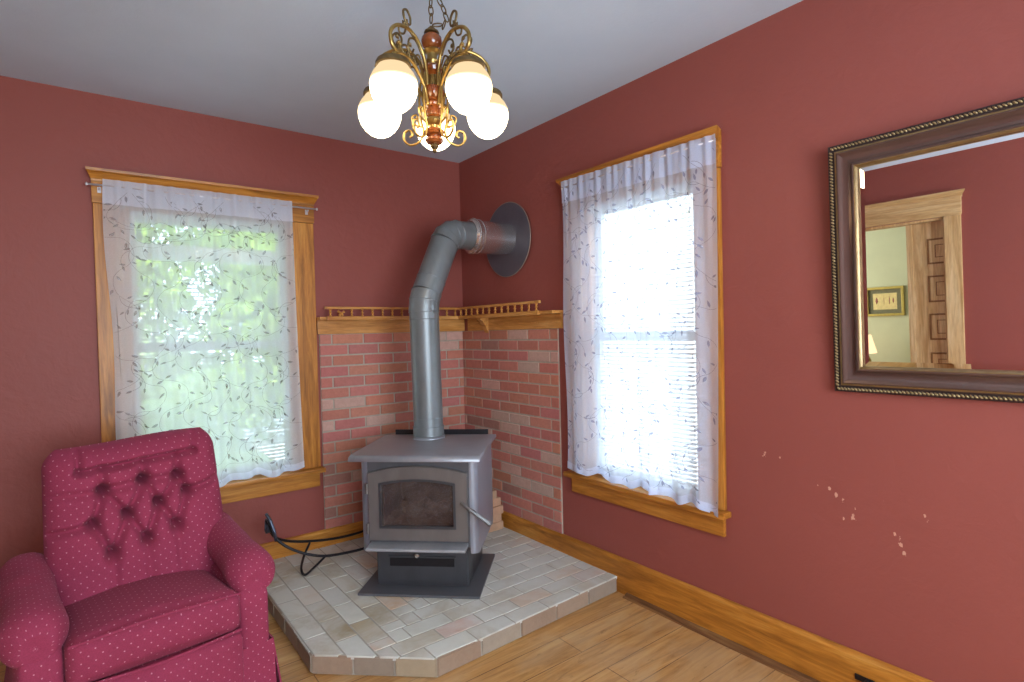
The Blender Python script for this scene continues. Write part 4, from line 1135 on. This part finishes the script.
fr = frame_sweep('frame', [(.022, .002), (.022, .026), (.026, .030), (.034, .033), (.042, .030), (.052, .021), (.062, .018), (.072, .021), (.076, .026), (.081, .028), (.086, .026), (.089, .018), (.089, .006), (.089, .002)], MAT['frame_bronze'])
frame_sweep('outer_edge', [(0, .001), (0, .022), (.004, .026), (.018, .024), (.022, .022), (.022, .001)], MAT['frame_dark'], fr)
frame_sweep('inner_gold_lip', [(.082, .0265), (.086, .0275), (.0905, .020), (.0915, .008), (.089, .008)], MAT['frame_gold'], fr)
frame_sweep('outer_gold_line', [(.0225, .0255), (.026, .031), (.030, .0325), (.030, .029), (.0235, .024)], MAT['frame_gold'], fr)
bm = bmesh.new(); pitch = .0112
def bead(y, z, horiz):
    t = bmesh.new(); bmesh.ops.create_uvsphere(t, u_segments=7, v_segments=5, radius=1)
    for f in t.faces: f.smooth = True
    m = Matrix.Translation((-.0255, y, z)) @ Matrix.Rotation(.7 if horiz else .7+PI/2*0, 4, 'X') @ Matrix.Diagonal((.005, .0076, .0034, 1)).to_4x4()
    join(bm, t, m)
L1 = 2*Wh-.02; n = int(L1/pitch)
for k in range(n):
    y = -Wh+.01+(k+.5)*L1/n; bead(y, .011, True); bead(y, Hh-.011, True)
L2 = Hh-.04; n = int(L2/pitch)
for k in range(n):
    z = .02+(k+.5)*L2/n; bead(Wh-.011, z, False); bead(-Wh+.011, z, False)
obj('rope_bead', bm, MAT['bead_gold'], fr)
bm = bmesh.new(); i1, i2 = .088, .088+.022
o4 = [(s, q) for s, q in ((1, 0), (1, 1), (-1, 1), (-1, 0))]
A = [bm.verts.new((-.0065, s*(Wh-i1), i1 if q == 0 else Hh-i1)) for s, q in o4]; B = [bm.verts.new((-.0085, s*(Wh-i2), i2 if q == 0 else Hh-i2)) for s, q in o4]
C_ = [bm.verts.new((-.002, s*(Wh-i1), i1 if q == 0 else Hh-i1)) for s, q in o4]
bm.faces.new(B); bm.faces.new(C_)
for k in range(4): bm.faces.new((A[k], A[(k+1) % 4], B[(k+1) % 4], B[k])); bm.faces.new((A[k], A[(k+1) % 4], C_[(k+1) % 4], C_[k]))
obj('mirror_glass', bm, MAT['mirror'], mir)

# ------------------------------------------------------------------ doorway in the west wall, seen in the mirror
def PW(y, d, z): return (XW+d, y, z)
dr = struct_root('door_1')
bm = bmesh.new(); box(bm, PW(DR['a']-.10, 0, 0), PW(DR['a']+.004, .022, 1.952), .003); obj('side_casing', bm, MAT['pale_door'], dr)
bm = bmesh.new(); box(bm, PW(DR['b']-.004, 0, 0), PW(DR['b']+.10, .022, 1.952), .003); obj('side_casing', bm, MAT['pale_door'], dr)
bm = bmesh.new(); box(bm, PW(DR['a']-.105, 0, 1.953), PW(DR['b']+.105, .026, 2.085), .003); obj('head_casing', bm, MAT['pale_door_y'], dr)
bm = bmesh.new(); prof = [(0, 2.083), (.034, 2.083), (.036, 2.094), (.052, 2.112), (.060, 2.122), (.060, 2.132), (0, 2.132)]
A = [bm.verts.new(PW(DR['a']-.11-max(0, p-.03), p, z)) for p, z in prof]; B = [bm.verts.new(PW(DR['b']+.11+max(0, p-.03), p, z)) for p, z in prof]
bm.faces.new(A); bm.faces.new(B)
for k in range(7): bm.faces.new((A[k], A[(k+1) % 7], B[(k+1) % 7], B[k]))
obj('crown_moulding', bm, MAT['pale_door_y'], dr)
bm = bmesh.new()
for d0, d1 in ((-.14, -.095), (-.045, 0)):
    box(bm, PW(DR['a'], d0, 0), PW(DR['a']+.018, d1, DR['z1'])); box(bm, PW(DR['a'], d0, DR['z1']-.018), PW(DR['b'], d1, DR['z1']))
box(bm, PW(DR['b']-.018, -.14, 0), PW(DR['b'], 0, DR['z1'])); obj('jamb', bm, MAT['pale_door'], dr)
# sliding panel door, mostly inside the wall pocket
pd = struct_root('door_2')
e = DR['a']+.245
bm = bmesh.new(); box(bm, PW(DR['a']-.0, -.088, .01), PW(e, -.052, DR['z1']-.02), .002); obj('door_leaf', bm, MAT['pale_door'], pd)
bm = bmesh.new(); box(bm, PW(e-.012, -.092, .01), PW(e+.03, -.046, DR['z1']-.02), .003); obj('leading_edge_strip', bm, MAT['pale_door'], pd)
for i, (za, zb) in enumerate(((1.60, 1.80), (1.30, 1.51), (1.00, 1.21), (.62, .90), (.2, .5))):
    y0, y1 = DR['a']+.001, DR['a']+.135
    bm = bmesh.new()
    box(bm, PW(y1-.014, -.052, za), PW(y1, -.044, zb), .002); box(bm, PW(y0, -.052, za), PW(y1-.014, -.044, za+.014), .002); box(bm, PW(y0, -.052, zb-.014), PW(y1-.014, -.044, zb), .002)
    mo = obj('panel_moulding', bm, MAT['panel_edge'], pd)
    bm = bmesh.new(); box(bm, PW(y0, -.053, za+.014), PW(y1-.014, -.047, zb-.014), .001); obj('sunk_panel', bm, MAT['pale_door'], pd)
    bm = bmesh.new(); ring = [((y0, za+.05), (y1-.05, za+.056)), ((y0, zb-.056), (y1-.05, zb-.05)), ((y1-.056, za+.056), (y1-.05, zb-.056))]
    for (ya, z_a), (yb, z_b) in ring: box(bm, PW(ya, -.048, z_a), PW(yb, -.044, z_b), .001)
    obj('panel_bead', bm, MAT['panel_edge'], pd)
# picture and lamp in the next room
pic = thing('framed_picture', 'small gilt-framed botanical print on the green wall, seen in the mirror', 'picture', (GX, -.80, 1.07))
def pbox(name, a, b, m, bev=.002): 
    bm = bmesh.new(); box(bm, a, b, bev); return obj(name, bm, m, pic, world=True)
y0, y1, z0, z1 = -.96, -.54, 1.05, 1.41
bm = bmesh.new()
for a, b in (((GX, y0, z0), (GX+.03, y1, z0+.03)), ((GX, y0, z1-.03), (GX+.03, y1, z1)), ((GX, y0, z0+.03), (GX+.03, y0+.03, z1-.03)), ((GX, y1-.03, z0+.03), (GX+.03, y1, z1-.03))): box(bm, a, b, .004)
obj('picture_frame', bm, plain('gilt_frame', srgb(178, 158, 90), .35, .6), pic, world=True)
pbox('mat_board', (GX, y0+.03, z0+.03), (GX+.008, y1-.03, z1-.03), plain('grey_green_mat', srgb(110, 108, 84), .8), 0)
pbox('print_sheet', (GX+.008, y0+.08, z0+.08), (GX+.010, y1-.08, z1-.08), plain('cream_print_paper', srgb(214, 196, 140), .8), 0)
bm = bmesh.new()
for yy, hh, ww in ((-.66, .09, .03), (-.74, .13, .006), (-.80, .11, .012), (-.84, .07, .02)):
    lathe(bm, [(0, -.5), (.5, -.1), (.4, .2), (0, .5)], 10, Matrix.Translation((GX+.0105, yy, 1.24)) @ Matrix.Diagonal((.002, ww, hh, 1)).to_4x4())
obj('flower_drawing', bm, plain('faded_rose_ink', srgb(150, 92, 84), .8), pic, world=True)
st = thing('side_table', 'small wooden side table below the picture in the next room', 'table', (-5.4, -.66, 0))
bm = bmesh.new(); box(bm, (-.22, -.22, .40), (.22, .22, .425), .004); obj('table_top', bm, MAT['oak_x'], st)
for x in (-.19, .19):
    for y in (-.19, .19):
        bm = bmesh.new(); box(bm, (x-.018, y-.018, 0), (x+.018, y+.018, .40), .003); obj('leg', bm, MAT['oak_z'], st)
lp = thing('table_lamp', 'lit table lamp with cream cone shade beside the picture, seen in the mirror', 'lamp', (-5.4, -.66, .4252))
bm = bmesh.new(); lathe(bm, [(.06, 0), (.06, .012), (.02, .03), (.03, .07), (.035, .11), (.015, .16), (.008, .20), (.008, .23)], 20); obj('lamp_base', bm, MAT['brass'], lp, smooth=True)
t = NT('lit_lampshade'); v = t.coords(); e_ = t.n('ShaderNodeEmission'); t.l(t.mix(t.noise(v, 3, 1), (1, .66, .34, 1), (1, .70, .38, 1)), e_.inputs[0]); e_.inputs[1].default_value = 1.6; t.l(e_.outputs[0], t.out.inputs[0])
bm = bmesh.new(); lathe(bm, [(.10, .20), (.045, .42), (.044, .42), (.099, .20)], 24); obj('lamp_shade', bm, t.m, lp, smooth=True)

# ------------------------------------------------------------------ outdoors behind the windows
bm = bmesh.new(); box(bm, (.3, -12, -.70), (6.15, 12, -.68)); o = obj('added_bright_ground', bm, plain('pale_added_ground', srgb(226, 224, 218), .9, var=.06)); o['kind'] = 'structure'  # pale ground added to whiten the lower view through the right window
bm = bmesh.new(); box(bm, (-40, .3, -.75), (40, 45, -.70)); box(bm, (.3, -40, -.75), (40, .3, -.70)); o = obj('ground', bm, plain('lawn_grass', srgb(112, 140, 56), .9, var=.25, nscale=3, bump=.4)); o['kind'] = 'structure'
bm = bmesh.new(); box(bm, (-30, 4.4, -.70), (.28, 6.0, -.685)); o = obj('pavement', bm, plain('pale_concrete', srgb(150, 150, 142), .9, var=.1)); o['kind'] = 'structure'
leafm = plain('summer_foliage', srgb(136, 164, 36), .6, var=.5, nscale=1.5); barkm = plain('tree_bark', srgb(92, 76, 60), .9, var=.3)
rt_ = random.Random(9)
TREES = [(-5.0, 8.2, 5.2, 1.2, 'left leafy green tree outside the window behind the recliner'), (-2.05, 8.6, 5.4, 1.1, 'middle leafy green tree outside the window behind the recliner'),
         (1.1, 8.2, 5.2, 1.1, 'right leafy green tree outside the window behind the recliner'),
         (-3.6, 13.2, 7.4, 2.1, 'tall leafy tree standing behind the left trees outside the window'), (1.4, 13.4, 7.4, 2.1, 'tall leafy tree standing behind the right trees outside the window')]
for tx, ty, th, tr_, lab in TREES:
    root = thing('tree', lab, 'tree', (tx, ty, -.70), group=None)
    bm = bmesh.new(); tube(bm, [(0, 0, 0), (.05, 0, th*.3), (0, .1, th*.55), (.1, .1, th*.8)], [.16, .12, .09, .04], 10); obj('trunk', bm, barkm, root, smooth=True)
    bm = bmesh.new()
    cl = [(max(-tr_, min(tr_, rt_.gauss(0, tr_*.55))), rt_.gauss(0, tr_*.3), max(.5, th*.55+rt_.gauss(0, th*.26)), rt_.uniform(.35, .65)) for _ in range(84)]
    for cx_, cy_, cz_, cr_ in cl:
        for q in range(95):
            p = Vector((rt_.gauss(0, 1), rt_.gauss(0, 1), rt_.gauss(0, 1))).normalized()*cr_*rt_.uniform(.5, 1.05)+Vector((cx_, cy_, cz_))
            m = Euler((rt_.uniform(0, 6), rt_.uniform(0, 6), rt_.uniform(0, 6))).to_matrix(); s = rt_.uniform(.07, .13)
            bm.faces.new([bm.verts.new(p+m @ Vector(v)*s) for v in ((-1, 0, 0), (0, -.5, .1), (1, 0, 0), (0, .5, .1))])
    obj('foliage', bm, leafm, root)
# pale porch beam and posts outside the left window
pb = thing('porch', 'pale porch beam on posts crossing the upper part of the left window view', 'porch', (-1.6, 1.9, -.70))
pm = plain('painted_porch_wood', srgb(206, 208, 200), .6, var=.04)
bm = bmesh.new(); box(bm, (-4.2, 1.8, 2.02), (.6, 1.95, 2.14)); obj('beam', bm, pm, pb, world=True)
bm = bmesh.new(); box(bm, (-4.3, .2, 2.62), (.7, 2.1, 2.68)); obj('porch_ceiling', bm, pm, pb, world=True)
for x in (-3.9, .4):
    bm = bmesh.new(); box(bm, (x-.06, 1.8, -.70), (x+.06, 1.93, 2.62)); obj('post', bm, pm, pb, world=True)
# white house added so that its sunlit siding brightens the right window
hs = thing('added_glare_house', 'white clapboard house added to brighten the view of the right window', 'house', (9, -1, -.70))
hm = plain('white_clapboard', srgb(240, 240, 238), .7, var=.02)
bm = bmesh.new(); box(bm, (6.2, -12, -.70), (12, 11, 4.6))
for k in range(38):
    z = -.65+k*.14; extrude_profile(bm, [(0, z), (.018, z), (.004, z+.14), (0, z+.14)], -12, 11, lambda p, q, s_: (6.2-p, s_, q))
obj('wall', bm, hm, hs, world=True)
bm = bmesh.new(); extrude_profile(bm, [(5.8, 4.6), (12.4, 4.6), (9.1, 6.6)], -12.3, 11.3, lambda p, q, s_: (p, s_, q)); obj('roof', bm, plain('grey_shingles', srgb(120, 118, 120), .9), hs, world=True)
